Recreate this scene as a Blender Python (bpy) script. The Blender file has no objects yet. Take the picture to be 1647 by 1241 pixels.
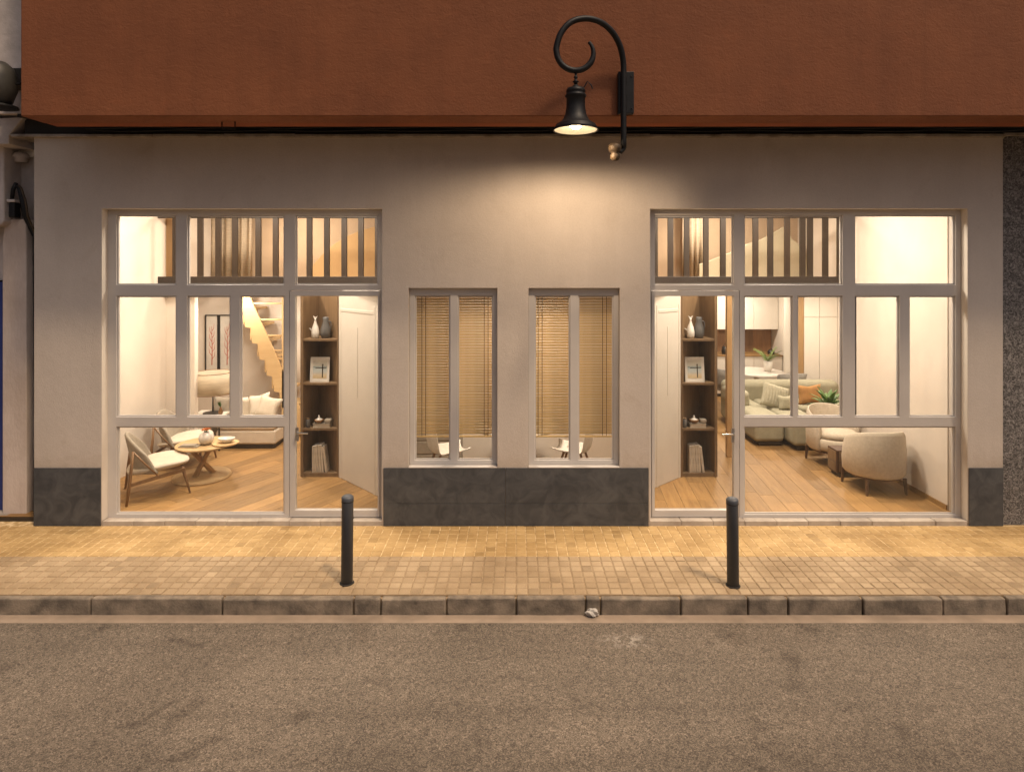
import bpy, bmesh, math, random
from mathutils import Vector, Matrix
R = math.radians
rnd = random.Random(7)
sc = bpy.context.scene
col = sc.collection

# ------------------------------------------------------------------ camera
F, CD, CH, VX, VY = 1000.0, 6.66, 2.75, 830.0, 432.0      # focal (px), distance to facade, height, vanishing point
cam_d = bpy.data.cameras.new('camera'); cam = bpy.data.objects.new('camera', cam_d); col.objects.link(cam)
cam.location = (0, -CD, CH); cam.rotation_euler = (R(90), 0, 0)
cam_d.sensor_width = 36; cam_d.lens = 36 * F / 1647
cam_d.shift_x = (823.5 - VX) / 1647; cam_d.shift_y = -(620.5 - VY) / 1647
cam_d.clip_end = 600; cam_d.clip_start = .05
sc.camera = cam

# ------------------------------------------------------------------ sky, sun, exposure
SUN_EL, SUN_ROT = R(61), R(136)
w = bpy.data.worlds.new('World'); sc.world = w; w.use_nodes = True
nt = w.node_tree; nt.nodes.clear()
sky = nt.nodes.new('ShaderNodeTexSky'); sky.sky_type = 'NISHITA'; sky.sun_disc = False
sky.sun_elevation = SUN_EL; sky.sun_rotation = SUN_ROT; sky.dust_density = 8.0; sky.air_density = .5; sky.ozone_density = .2
bg = nt.nodes.new('ShaderNodeBackground'); bg.inputs[1].default_value = 0.076
wo = nt.nodes.new('ShaderNodeOutputWorld')
nt.links.new(sky.outputs[0], bg.inputs[0]); nt.links.new(bg.outputs[0], wo.inputs[0])
sd = bpy.data.lights.new('sun', 'SUN'); sd.energy = 2.0; sd.angle = R(5); sd.color = (1.0, .74, .48)
sun = bpy.data.objects.new('sun', sd); col.objects.link(sun)
ld = Vector((-math.sin(SUN_ROT) * math.cos(SUN_EL), -math.cos(SUN_ROT) * math.cos(SUN_EL), -math.sin(SUN_EL)))
sun.rotation_euler = ld.to_track_quat('-Z', 'Y').to_euler(); sun.location = (4, -6, 9)
sc.view_settings.view_transform = 'Standard'; sc.view_settings.look = 'None'
sc.view_settings.exposure = 0.0; sc.view_settings.gamma = 1.0; sc.view_settings.use_curve_mapping = False
sc.render.engine = 'CYCLES'; sc.cycles.use_denoising = True
sc.cycles.max_bounces = 8; sc.cycles.diffuse_bounces = 4; sc.cycles.transparent_max_bounces = 16
sc.cycles.sample_clamp_indirect = 6.0; sc.cycles.caustics_reflective = False; sc.cycles.caustics_refractive = False

# ------------------------------------------------------------------ photo pixel -> place
def P(x, y, Y):
    s = F / (Y + CD); return (x - VX) / s, CH - (y - VY) / s
def PX(x, Y): return (x - VX) * (Y + CD) / F
def PZ(y, Y): return CH - (y - VY) * (Y + CD) / F
FL = 0.05                                                   # indoor floor level

# ------------------------------------------------------------------ materials
def new_mat(name):
    m = bpy.data.materials.new(name); m.use_nodes = True
    t = m.node_tree; t.nodes.clear()
    o = t.nodes.new('ShaderNodeOutputMaterial'); b = t.nodes.new('ShaderNodeBsdfPrincipled')
    t.links.new(b.outputs[0], o.inputs[0]); return m, t, b, o
def rgba(c): return (c[0], c[1], c[2], 1)
def ramp(t, fac, stops):
    r = t.nodes.new('ShaderNodeValToRGB'); e = r.color_ramp.elements
    while len(e) < len(stops): e.new(.5)
    for k, (p, c) in enumerate(stops): e[k].position = p; e[k].color = rgba(c)
    t.links.new(fac, r.inputs[0]); return r.outputs[0]
def noise(t, vec, scale, detail=5, rough=.6, dist=0):
    n = t.nodes.new('ShaderNodeTexNoise'); n.inputs['Scale'].default_value = scale
    n.inputs['Detail'].default_value = detail; n.inputs['Roughness'].default_value = rough
    n.inputs['Distortion'].default_value = dist
    t.links.new(vec, n.inputs['Vector']); return n.outputs['Fac']
def mapped(t, vec, scale=(1, 1, 1)):
    m = t.nodes.new('ShaderNodeMapping'); m.inputs['Scale'].default_value = scale
    t.links.new(vec, m.inputs['Vector']); return m.outputs[0]
def bumped(t, b, h, strength=.3, dist=.01):
    n = t.nodes.new('ShaderNodeBump'); n.inputs['Strength'].default_value = strength; n.inputs['Distance'].default_value = dist
    t.links.new(h, n.inputs['Height']); t.links.new(n.outputs[0], b.inputs['Normal'])
def coords(t, kind='Object'):
    if kind == 'Position': return t.nodes.new('ShaderNodeNewGeometry').outputs['Position']
    return t.nodes.new('ShaderNodeTexCoord').outputs[kind]
def mixc(t, fac, a, b_, mode='MIX'):
    m = t.nodes.new('ShaderNodeMix'); m.data_type = 'RGBA'; m.blend_type = mode
    if isinstance(fac, float): m.inputs[0].default_value = fac
    else: t.links.new(fac, m.inputs[0])
    for k, v in ((6, a), (7, b_)):
        if isinstance(v, tuple): m.inputs[k].default_value = rgba(v)
        else: t.links.new(v, m.inputs[k])
    return m.outputs[2]
def M(name, c1, c2=None, rough=.6, scale=6, bump=0, bscale=80, metal=0, kind='Object', stretch=(1, 1, 1), dist=.004, spec=.5, ndist=0, lo=.35, hi=.65):
    m, t, b, o = new_mat(name)
    b.inputs['Roughness'].default_value = rough; b.inputs['Metallic'].default_value = metal
    b.inputs['Specular IOR Level'].default_value = spec
    v = mapped(t, coords(t, kind), stretch)
    if c2 is None: c2 = tuple(x * .86 for x in c1)
    t.links.new(ramp(t, noise(t, v, scale, 6, .6, ndist), [(lo, c1), (hi, c2)]), b.inputs['Base Color'])
    if bump: bumped(t, b, noise(t, v, bscale, 4), bump, dist)
    return m
def wood(name, c1, c2, axis='X', rough=.45, vary=.25, scale=1.0):
    m, t, b, o = new_mat(name); b.inputs['Roughness'].default_value = rough
    st = {'X': (1.2, 14, 14), 'Y': (14, 1.2, 14), 'Z': (14, 14, 1.2)}[axis]
    tc = coords(t); oi = t.nodes.new('ShaderNodeObjectInfo')
    ad = t.nodes.new('ShaderNodeVectorMath'); ad.operation = 'ADD'
    sc_ = t.nodes.new('ShaderNodeVectorMath'); sc_.operation = 'SCALE'; sc_.inputs['Scale'].default_value = 37.0
    cmb = t.nodes.new('ShaderNodeCombineXYZ')
    for k in range(3): t.links.new(oi.outputs['Random'], cmb.inputs[k])
    t.links.new(cmb.outputs[0], sc_.inputs[0]); t.links.new(tc, ad.inputs[0]); t.links.new(sc_.outputs[0], ad.inputs[1])
    v = mapped(t, ad.outputs[0], tuple(s * scale for s in st))
    n = noise(t, v, 1.6, 8, .62, .6)
    c = ramp(t, n, [(.28, c2), (.5, tuple((a + d) / 2 for a, d in zip(c1, c2))), (.72, c1)])
    hs = t.nodes.new('ShaderNodeHueSaturation')
    mr = t.nodes.new('ShaderNodeMapRange'); mr.inputs[3].default_value = 1 - vary; mr.inputs[4].default_value = 1 + vary
    t.links.new(oi.outputs['Random'], mr.inputs[0]); t.links.new(mr.outputs[0], hs.inputs['Value']); t.links.new(c, hs.inputs['Color'])
    t.links.new(hs.outputs[0], b.inputs['Base Color']); bumped(t, b, n, .12, .002)
    return m
def emit(name, c, s):
    m = bpy.data.materials.new(name); m.use_nodes = True; t = m.node_tree; t.nodes.clear()
    o = t.nodes.new('ShaderNodeOutputMaterial'); e = t.nodes.new('ShaderNodeEmission')
    e.inputs[0].default_value = rgba(c); e.inputs[1].default_value = s; t.links.new(e.outputs[0], o.inputs[0]); return m

def stucco():
    m, t, b, o = new_mat('facade_plaster'); b.inputs['Roughness'].default_value = .88
    v = coords(t, 'Position')
    big = ramp(t, noise(t, v, .9, 5, .65), [(.32, (.535, .475, .42)), (.68, (.62, .555, .495))])
    drips = ramp(t, noise(t, mapped(t, v, (3.5, 3.5, .35)), 1.0, 6, .7), [(.4, (1, 1, 1)), (.8, (.84, .82, .79))])
    c = mixc(t, .4, big, drips, 'MULTIPLY')
    sp = ramp(t, noise(t, v, 55, 4, .7), [(.35, (.9, .9, .9)), (.6, (1, 1, 1))])
    sx = t.nodes.new('ShaderNodeSeparateXYZ'); t.links.new(v, sx.inputs[0])
    wob = t.nodes.new('ShaderNodeMath'); wob.operation = 'MULTIPLY_ADD'; wob.inputs[1].default_value = -.5; t.links.new(noise(t, v, 7, 6, .75), wob.inputs[0]); t.links.new(sx.outputs['Z'], wob.inputs[2])
    spl = ramp(t, wob.outputs[0], [(.32, (.80, .76, .70)), (.52, (1, 1, 1))])
    c = mixc(t, .8, c, spl, 'MULTIPLY')
    sn = ramp(t, noise(t, v, 2.1, 7, .72, .5), [(.58, (1, 1, 1)), (.74, (.86, .83, .79))])
    c = mixc(t, .8, c, sn, 'MULTIPLY')
    t.links.new(mixc(t, .7, c, sp, 'MULTIPLY'), b.inputs['Base Color'])
    ad = t.nodes.new('ShaderNodeMath'); ad.operation = 'ADD'; t.links.new(noise(t, v, 70, 6, .7), ad.inputs[0]); t.links.new(noise(t, v, 14, 4, .6), ad.inputs[1])
    bumped(t, b, ad.outputs[0], .45, .007); return m
def tiles(name, c1, c2):
    m, t, b, o = new_mat(name); b.inputs['Roughness'].default_value = .72
    v = coords(t, 'Position')
    sn = t.nodes.new('ShaderNodeVectorMath'); sn.operation = 'SNAP'; sn.inputs[1].default_value = (.1, .1, 5)
    t.links.new(v, sn.inputs[0])
    wn = t.nodes.new('ShaderNodeTexWhiteNoise'); wn.noise_dimensions = '3D'; t.links.new(sn.outputs[0], wn.inputs['Vector'])
    c = ramp(t, wn.outputs['Value'], [(0, tuple(x * .84 for x in c1)), (.035, tuple(x * .86 for x in c1)), (.045, c1), (.96, c2), (1, tuple(x * 1.03 for x in c2))])
    st = ramp(t, noise(t, v, 1.3, 6, .7), [(.36, (.72, .68, .62)), (.58, (1, 1, 1))])
    fine = ramp(t, noise(t, v, 90, 4, .7), [(.3, (.78, .76, .74)), (.62, (1, 1, 1))])
    t.links.new(mixc(t, .75, mixc(t, .8, c, st, 'MULTIPLY'), fine, 'MULTIPLY'), b.inputs['Base Color'])
    bumped(t, b, noise(t, v, 120, 4, .7), .3, .003); return m
def asphalt():
    m, t, b, o = new_mat('asphalt'); b.inputs['Roughness'].default_value = .8
    v = coords(t, 'Position')
    n1 = noise(t, v, 48, 4, .62, 2.2)
    n2 = noise(t, v, 150, 3, .6)
    c = ramp(t, n1, [(.36, (.078, .062, .047)), (.5, (.18, .146, .111)), (.64, (.36, .295, .23))])
    big = ramp(t, noise(t, v, .7, 5, .6), [(.35, (.78, .78, .78)), (.65, (1.08, 1.08, 1.08))])
    trk = ramp(t, noise(t, mapped(t, v, (.05, 1.5, 1)), 1.6, 3, .5, .3), [(.38, (.78, .77, .76)), (.6, (1.05, 1.05, 1.05))])   # wheel-polished bands along the street
    oil = ramp(t, noise(t, v, 2.3, 3, .5, .8), [(.62, (1, 1, 1)), (.72, (.55, .53, .52))])
    vo = t.nodes.new('ShaderNodeTexVoronoi'); vo.inputs['Scale'].default_value = 110; t.links.new(v, vo.inputs['Vector'])
    sp = ramp(t, vo.outputs['Distance'], [(.1, (1.4, 1.36, 1.3)), (.45, (.85, .85, .85))])
    c = mixc(t, .8, mixc(t, .9, c, big, 'MULTIPLY'), sp, 'MULTIPLY')
    c = mixc(t, .7, mixc(t, .8, c, trk, 'MULTIPLY'), oil, 'MULTIPLY')
    # hairline cracks wandering along the lane
    vc = t.nodes.new('ShaderNodeTexVoronoi'); vc.feature = 'DISTANCE_TO_EDGE'; vc.inputs['Scale'].default_value = .55
    wv = t.nodes.new('ShaderNodeVectorMath'); wv.operation = 'ADD'
    nz = t.nodes.new('ShaderNodeTexNoise'); nz.inputs['Scale'].default_value = 3.0; nz.inputs['Detail'].default_value = 6; t.links.new(v, nz.inputs['Vector'])
    sc2 = t.nodes.new('ShaderNodeVectorMath'); sc2.operation = 'SCALE'; sc2.inputs['Scale'].default_value = .5; t.links.new(nz.outputs['Color'], sc2.inputs[0])
    t.links.new(v, wv.inputs[0]); t.links.new(sc2.outputs[0], wv.inputs[1]); t.links.new(wv.outputs[0], vc.inputs['Vector'])
    ck = ramp(t, vc.outputs['Distance'], [(.001, (.35, .33, .31)), (.006, (1, 1, 1))])
    c = mixc(t, .28, c, ck, 'MULTIPLY')
    # worn pale scrape on the road
    mp = t.nodes.new('ShaderNodeMapping'); mp.inputs['Location'].default_value = (-.86, 1.83, 0); t.links.new(v, mp.inputs['Vector'])
    mp2 = mapped(t, mp.outputs[0], (3.4, 9, 1))
    ln = t.nodes.new('ShaderNodeVectorMath'); ln.operation = 'LENGTH'; t.links.new(mp2, ln.inputs[0])
    am = t.nodes.new('ShaderNodeMath'); am.operation = 'MULTIPLY'
    f1 = ramp(t, ln.outputs['Value'], [(.3, (1, 1, 1)), (1.0, (0, 0, 0))]); f2 = ramp(t, noise(t, v, 16, 5, .7, 1.0), [(.46, (0, 0, 0)), (.6, (.7, .7, .7))])
    t.links.new(f1, am.inputs[0]); t.links.new(f2, am.inputs[1])
    t.links.new(mixc(t, am.outputs[0], c, (.46, .41, .35)), b.inputs['Base Color'])
    ad = t.nodes.new('ShaderNodeMath'); ad.operation = 'ADD'; t.links.new(n1, ad.inputs[0]); t.links.new(n2, ad.inputs[1])
    bumped(t, b, ad.outputs[0], .7, .010); return m
def glass_mat():
    m = bpy.data.materials.new('window_glass'); m.use_nodes = True; t = m.node_tree; t.nodes.clear()
    o = t.nodes.new('ShaderNodeOutputMaterial'); mx = t.nodes.new('ShaderNodeMixShader')
    lw = t.nodes.new('ShaderNodeLayerWeight'); lw.inputs[0].default_value = .5            # Schlick reflectance of thin glass
    pw = t.nodes.new('ShaderNodeMath'); pw.operation = 'POWER'; pw.inputs[1].default_value = 5; t.links.new(lw.outputs['Facing'], pw.inputs[0])
    fr = t.nodes.new('ShaderNodeMath'); fr.operation = 'MULTIPLY_ADD'; fr.inputs[1].default_value = .93; fr.inputs[2].default_value = .045; t.links.new(pw.outputs[0], fr.inputs[0])
    tr = t.nodes.new('ShaderNodeBsdfTransparent'); tr.inputs[0].default_value = (.97, .98, .97, 1)
    gl = t.nodes.new('ShaderNodeBsdfGlossy'); gl.inputs['Roughness'].default_value = .02
    t.links.new(fr.outputs[0], mx.inputs[0]); t.links.new(tr.outputs[0], mx.inputs[1]); t.links.new(gl.outputs[0], mx.inputs[2])
    df = t.nodes.new('ShaderNodeBsdfDiffuse'); df.inputs[0].default_value = (.6, .58, .55, 1); m2 = t.nodes.new('ShaderNodeMixShader')
    v = coords(t, 'Position'); t.links.new(ramp(t, noise(t, mapped(t, v, (1.4, 1, .5)), 3.2, 7, .75, .7), [(.42, (.002, .002, .002)), (.75, (.022, .022, .022))]), m2.inputs[0])
    t.links.new(mx.outputs[0], m2.inputs[1]); t.links.new(df.outputs[0], m2.inputs[2]); t.links.new(m2.outputs[0], o.inputs[0]); return m
def translucent(name, c, fac=.5):
    m = bpy.data.materials.new(name); m.use_nodes = True; t = m.node_tree; t.nodes.clear()
    o = t.nodes.new('ShaderNodeOutputMaterial'); mx = t.nodes.new('ShaderNodeMixShader'); mx.inputs[0].default_value = fac
    d = t.nodes.new('ShaderNodeBsdfDiffuse'); tl = t.nodes.new('ShaderNodeBsdfTranslucent')
    v = coords(t); cc = ramp(t, noise(t, mapped(t, v, (3, 3, 40)), 2, 4), [(.3, c), (.7, tuple(x * .75 for x in c))])
    t.links.new(cc, d.inputs[0]); t.links.new(cc, tl.inputs[0])
    t.links.new(d.outputs[0], mx.inputs[1]); t.links.new(tl.outputs[0], mx.inputs[2]); t.links.new(mx.outputs[0], o.inputs[0]); return m
def picture(name, kind):
    m, t, b, o = new_mat(name); b.inputs['Roughness'].default_value = .6
    v = coords(t, 'Generated'); sx = t.nodes.new('ShaderNodeSeparateXYZ'); t.links.new(v, sx.inputs[0])
    if kind == 'beach':      # sky, sea line, sand
        c = ramp(t, sx.outputs['Z'], [(.0, (.62, .45, .2)), (.2, (.66, .52, .33)), (.34, (.5, .55, .55)), (.58, (.42, .52, .55)), (.62, (.1, .22, .25)), (.7, (.5, .5, .44)), (1, (.62, .58, .48))])
        t.links.new(mixc(t, .25, c, ramp(t, noise(t, v, 6, 4), [(.3, (.5, .45, .35)), (.7, (.8, .75, .65))])), b.inputs['Base Color'])
    return m

MAT = dict(
    plaster=stucco(),
    plinth=M('plinth_slate', (.046, .050, .057), (.088, .092, .098), .5, 5, .3, 40, kind='Position', ndist=1.4),
    frame=M('frame_white', (.56, .53, .50), (.52, .49, .465), .4, 3, .03, 60, kind='Position'),
    lit_reveal=M('reveal_spill', (.74, .68, .60), (.68, .62, .55), .7, 3, .1, 60, kind='Position'),  # pale tone holds the room light spilling on the jambs
    stonep=M('threshold_pale', (.52, .46, .39), (.36, .31, .26), .8, 5, .3, 50, kind='Position'),
    orange=M('terracotta_paint', (.24, .072, .025), (.19, .056, .02), .85, 1.3, .25, 45, kind='Position', dist=.006),
    soffit=M('terracotta_soffit', (.30, .085, .03), (.22, .062, .024), .85, 2, .2, 45, kind='Position'),
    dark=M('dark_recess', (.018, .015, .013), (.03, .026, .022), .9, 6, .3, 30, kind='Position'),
    ledge=M('ledge_cement', (.40, .36, .32), (.2, .17, .14), .9, 5, .4, 40, kind='Position'),
    iron=M('black_iron', (.006, .006, .007), (.011, .011, .012), .5, 14, .15, 90, spec=.3),
    brass=M('brass', (.085, .055, .028), (.045, .03, .018), .6, 20, .3, 60, metal=.35),
    shade_in=M('lamp_enamel', (.8, .76, .66), None, .4, 4),
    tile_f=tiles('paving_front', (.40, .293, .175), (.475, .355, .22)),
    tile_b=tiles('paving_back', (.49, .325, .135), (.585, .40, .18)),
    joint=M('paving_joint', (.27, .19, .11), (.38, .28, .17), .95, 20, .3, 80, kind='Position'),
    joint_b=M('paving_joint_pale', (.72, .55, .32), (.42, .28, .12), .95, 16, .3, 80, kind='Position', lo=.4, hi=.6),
    kerb=M('kerb_stone', (.29, .235, .175), (.12, .098, .076), .85, 7, .7, 60, kind='Position', dist=.008),
    gutter=M('gutter_cement', (.35, .27, .2), (.25, .195, .145), .9, 4, .4, 60, kind='Position', dist=.006),
    asphalt=asphalt(), glass=glass_mat(),
    bollard=M('bollard_paint', (.055, .063, .078), (.08, .087, .1), .5, 7, .25, 60, stretch=(1, 1, .4)),
    wallp=M('wall_cream', (.77, .69, .60), (.72, .64, .555), .8, 1.5, .015, 50, kind='Position'),
    white=M('white_lacquer', (.72, .66, .58), (.68, .62, .54), .5, 2, .02, 50),
    ceil=M('ceiling_paint', (.78, .74, .68), None, .9, 2),
    oak=wood('oak_plank', (.355, .205, .075), (.23, .122, .041), 'X', .55, .24),
    oakz=wood('oak_upright', (.5, .31, .14), (.36, .21, .09), 'Z'),
    stairw=wood('stair_pine', (.62, .43, .22), (.52, .34, .16), 'X', .5, .12),
    teak=wood('teak', (.26, .14, .06), (.17, .085, .035), 'Z', .4, .08),
    walnut=wood('walnut', (.024, .012, .005), (.014, .007, .003), 'X', .5, .15),
    walnutz=wood('walnut_upright', (.032, .016, .006), (.016, .008, .003), 'Z', .5, .2),
    shelfw=wood('shelf_wood', (.235, .15, .078), (.15, .09, .046), 'Z', .5, .12),
    dleg=wood('dark_leg', (.10, .045, .02), (.06, .028, .014), 'Z', .4, .1),
    splash=wood('backsplash', (.30, .16, .07), (.2, .10, .045), 'Z', .5, .3),
    boucle=M('cream_boucle', (.62, .54, .43), (.54, .46, .36), .95, 30, .5, 140, dist=.006),
    linen=M('linen_grey', (.36, .31, .245), (.31, .265, .21), .95, 20, .3, 160),
    creamf=M('cream_fabric', (.66, .58, .47), (.6, .52, .42), .95, 12, .3, 120),
    sage=M('sage_fabric', (.34, .315, .225), (.29, .265, .185), .95, 10, .35, 130),
    sage2=M('sage_pale', (.42, .385, .28), (.33, .3, .215), .95, 10, .35, 130),
    ochre=M('ochre_fabric', (.38, .19, .06), (.3, .145, .045), .9, 12, .3, 120),
    grey=M('grey_fabric', (.27, .25, .22), (.22, .2, .18), .95, 12, .3, 120),
    dark_p=M('dark_plinth', (.03, .022, .016), (.045, .034, .025), .6, 10),
    ceramic=M('white_ceramic', (.74, .7, .64), (.66, .6, .53), .3, 10),
    ceramic_g=M('grey_ceramic', (.12, .115, .11), (.08, .078, .076), .5, 10, .2, 60),
    paper=M('book_paper', (.62, .55, .45), (.5, .43, .34), .8, 14, .1, 60),
    beach=picture('beach_print', 'beach'), mountp=M('mount_board', (.75, .7, .63), None, .8, 4),
    coral=M('coral_print', (.55, .16, .10), (.42, .10, .07), .8, 20),
    black=M('black_metal', (.012, .011, .01), (.02, .018, .016), .4, 10),
    leaf=M('leaf_green', (.055, .13, .022), (.12, .2, .05), .45, 9),
    leaf_p=M('palm_green', (.13, .19, .04), (.19, .24, .07), .5, 9),
    flower=M('orange_petals', (.55, .17, .03), (.42, .10, .02), .7, 18),
    steel=M('brushed_steel', (.55, .53, .5), (.48, .46, .44), .28, 30, metal=1),
    blind=translucent('blind_wood', (.80, .62, .34), .5), cord=M('blind_cord', (.10, .055, .02), None, .9, 10),
    lampshade=translucent('lampshade_linen', (.8, .7, .55), .5),
    curtain=translucent('curtain_linen', (.72, .6, .45), .3),
    mezzw=M('mezz_wall_tan', (.56, .42, .29), (.5, .37, .25), .85, 1.5, .05, 50, kind='Position'),
    amber=M('amber_panel', (.56, .37, .18), (.5, .32, .15), .8, 2, .05, 50, kind='Position'),
    pale=M('pale_panel', (.58, .52, .38), (.52, .46, .33), .8, 2, .05, 50, kind='Position'),
    nwhite=M('old_whitewash', (.55, .50, .48), (.40, .36, .34), .9, 4, .5, 25, kind='Position', dist=.01),
    npier=M('pier_whitewash', (.60, .52, .47), (.47, .39, .34), .9, 3.5, .5, 30, kind='Position', dist=.012, stretch=(1, 1, .5)),
    blue=M('blue_paint', (.015, .03, .16), (.02, .04, .2), .5, 6, .1, 40),
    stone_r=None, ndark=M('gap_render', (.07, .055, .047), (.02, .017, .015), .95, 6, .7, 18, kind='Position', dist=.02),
    lant=M('lantern_metal', (.075, .07, .06), (.045, .042, .038), .5, 8, .1, 50),
    litter=M('crumpled_paper', (.6, .57, .52), (.4, .37, .33), .8, 12, .4, 40),
    bulb=emit('lit_bulb', (1, .78, .48), 45.0), lampglow=emit('lamp_diffuser', (1, .83, .62), 9.0),
    led=emit('led_disc', (1, .86, .66), 3.0),
)
def terracotta():
    m, t, b, o = new_mat('terracotta_render'); b.inputs['Roughness'].default_value = .86
    v = coords(t, 'Position')
    c = ramp(t, noise(t, v, 1.3, 6, .65), [(.33, (.235, .079, .029)), (.67, (.185, .060, .022))])
    st = ramp(t, noise(t, mapped(t, v, (5, 5, .22)), 1.0, 7, .72), [(.42, (1, 1, 1)), (.75, (.66, .62, .58))])
    pt = ramp(t, noise(t, v, 5, 6, .7, .8), [(.55, (1, 1, 1)), (.75, (1.22, 1.15, 1.08))])
    t.links.new(mixc(t, .6, mixc(t, .4, c, st, 'MULTIPLY'), pt, 'MULTIPLY'), b.inputs['Base Color'])
    ad = t.nodes.new('ShaderNodeMath'); ad.operation = 'ADD'; t.links.new(noise(t, v, 45, 5, .7), ad.inputs[0]); t.links.new(noise(t, mapped(t, v, (1, 1, 1.8)), 9, 4, .6, .6), ad.inputs[1])
    bumped(t, b, ad.outputs[0], .5, .010); return m
MAT['orange'] = terracotta()
def granite():
    m, t, b, o = new_mat('pebbled_cladding'); b.inputs['Roughness'].default_value = .7
    v = coords(t, 'Position')
    n = noise(t, v, 26, 4, .6, 1.8)
    c = ramp(t, n, [(.38, (.055, .052, .05)), (.5, (.15, .14, .135)), (.64, (.32, .30, .285))])
    t.links.new(c, b.inputs['Base Color']); bumped(t, b, n, .8, .02); return m
MAT['stone_r'] = granite()

# ------------------------------------------------------------------ mesh helpers
def wloc(o):
    v = Vector((0, 0, 0))
    while o is not None: v += o.location; o = o.parent
    return v
def finish(bm, smooth=False):
    bmesh.ops.recalc_face_normals(bm, faces=bm.faces)
    if smooth:
        for f in bm.faces: f.smooth = True
def obj(name, bm, mat, parent=None, local=False, bevel=0, seg=2, smooth=False, subsurf=0, solid=0, loc=None):
    """link bm as one mesh object; world coordinates unless local=True"""
    finish(bm, smooth or subsurf > 0)
    if not local and parent is not None: bmesh.ops.translate(bm, verts=bm.verts, vec=-wloc(parent))
    me = bpy.data.meshes.new(name); bm.to_mesh(me); bm.free()
    for m_ in (mat if isinstance(mat, (list, tuple)) else [mat]): me.materials.append(MAT[m_])
    o = bpy.data.objects.new(name, me); col.objects.link(o); o.parent = parent
    if loc is not None: o.location = loc
    if solid: s = o.modifiers.new('thick', 'SOLIDIFY'); s.thickness = solid; s.offset = 0
    if bevel:
        b = o.modifiers.new('bevel', 'BEVEL'); b.width = bevel; b.segments = seg; b.limit_method = 'ANGLE'; b.angle_limit = R(40)
        if seg > 2:
            for p in me.polygons: p.use_smooth = True
            b.harden_normals = True
    if subsurf: s = o.modifiers.new('sub', 'SUBSURF'); s.levels = subsurf; s.render_levels = subsurf
    return o
def inst(name, me, parent, loc, rotz=0):
    o = bpy.data.objects.new(name, me); col.objects.link(o); o.parent = parent
    o.location = Vector(loc) - (wloc(parent) if parent else Vector((0, 0, 0))); o.rotation_euler = (0, 0, rotz); return o
def tag(o, label=None, cat=None, group=None, kind=None):
    if label: o['label'] = label
    if cat: o['category'] = cat
    if group: o['group'] = group
    if kind: o['kind'] = kind
    return o
def thing(name, label, cat, loc, rotz=0, group=None):
    o = bpy.data.objects.new(name, None); o.empty_display_size = .1; col.objects.link(o)
    o.location = loc; o.rotation_euler = (0, 0, rotz); return tag(o, label, cat, group)
def B(): return bmesh.new()
def bx(bm, x0, x1, y0, y1, z0, z1, rot=None):
    vs = [bm.verts.new((x, y, z)) for x in (x0, x1) for y in (y0, y1) for z in (z0, z1)]
    for f in ((0, 1, 3, 2), (4, 6, 7, 5), (0, 4, 5, 1), (2, 3, 7, 6), (0, 2, 6, 4), (1, 5, 7, 3)): bm.faces.new([vs[i] for i in f])
    if rot is not None: bmesh.ops.transform(bm, matrix=rot, verts=vs)
    return vs
def box(*a): bm = B(); bx(bm, *a); return bm
def prism(bm, pts, lo, hi, axis='Z'):
    """extrude a 2D outline; axis Z: pts are (x,y); axis Y: pts are (x,z)"""
    mk = (lambda p, h: (p[0], p[1], h)) if axis == 'Z' else (lambda p, h: (p[0], h, p[1]))
    a = [bm.verts.new(mk(p, lo)) for p in pts]; b = [bm.verts.new(mk(p, hi)) for p in pts]
    bm.faces.new(a); bm.faces.new(b[::-1]); n = len(pts)
    for i in range(n): bm.faces.new((a[i], a[(i + 1) % n], b[(i + 1) % n], b[i]))
    return a + b
def lathe(bm, prof, seg=32, c=(0, 0, 0), sx=1, sy=1):
    rings = []
    for r, z in prof:
        if r < 1e-5: rings.append([bm.verts.new((c[0], c[1], c[2] + z))])
        else: rings.append([bm.verts.new((c[0] + sx * r * math.cos(2 * math.pi * k / seg), c[1] + sy * r * math.sin(2 * math.pi * k / seg), c[2] + z)) for k in range(seg)])
    for a, b in zip(rings, rings[1:]):
        for k in range(seg):
            k2 = (k + 1) % seg
            if len(a) == 1 and len(b) == 1: continue
            if len(a) == 1: bm.faces.new((a[0], b[k], b[k2]))
            elif len(b) == 1: bm.faces.new((a[k], b[0], a[k2]))
            else: bm.faces.new((a[k], b[k], b[k2], a[k2]))
def tube(bm, pts, r, seg=12, cap=True):
    pts = [Vector(p) for p in pts]; n = len(pts); rs = r if isinstance(r, (list, tuple)) else [r] * n
    rings = []; up = Vector((0, 0, 1)); prev = None
    for i, p in enumerate(pts):
        d = (pts[min(i + 1, n - 1)] - pts[max(i - 1, 0)]).normalized()
        if prev is None:
            u = d.cross(up)
            if u.length < .05: u = d.cross(Vector((1, 0, 0)))
        else: u = prev - d * prev.dot(d)
        u.normalize(); prev = u; v_ = d.cross(u)
        rings.append([bm.verts.new(p + rs[i] * (math.cos(2 * math.pi * k / seg) * u + math.sin(2 * math.pi * k / seg) * v_)) for k in range(seg)])
    for a, b in zip(rings, rings[1:]):
        for k in range(seg): bm.faces.new((a[k], a[(k + 1) % seg], b[(k + 1) % seg], b[k]))
    if cap: bm.faces.new(rings[0][::-1]); bm.faces.new(rings[-1])
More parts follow.
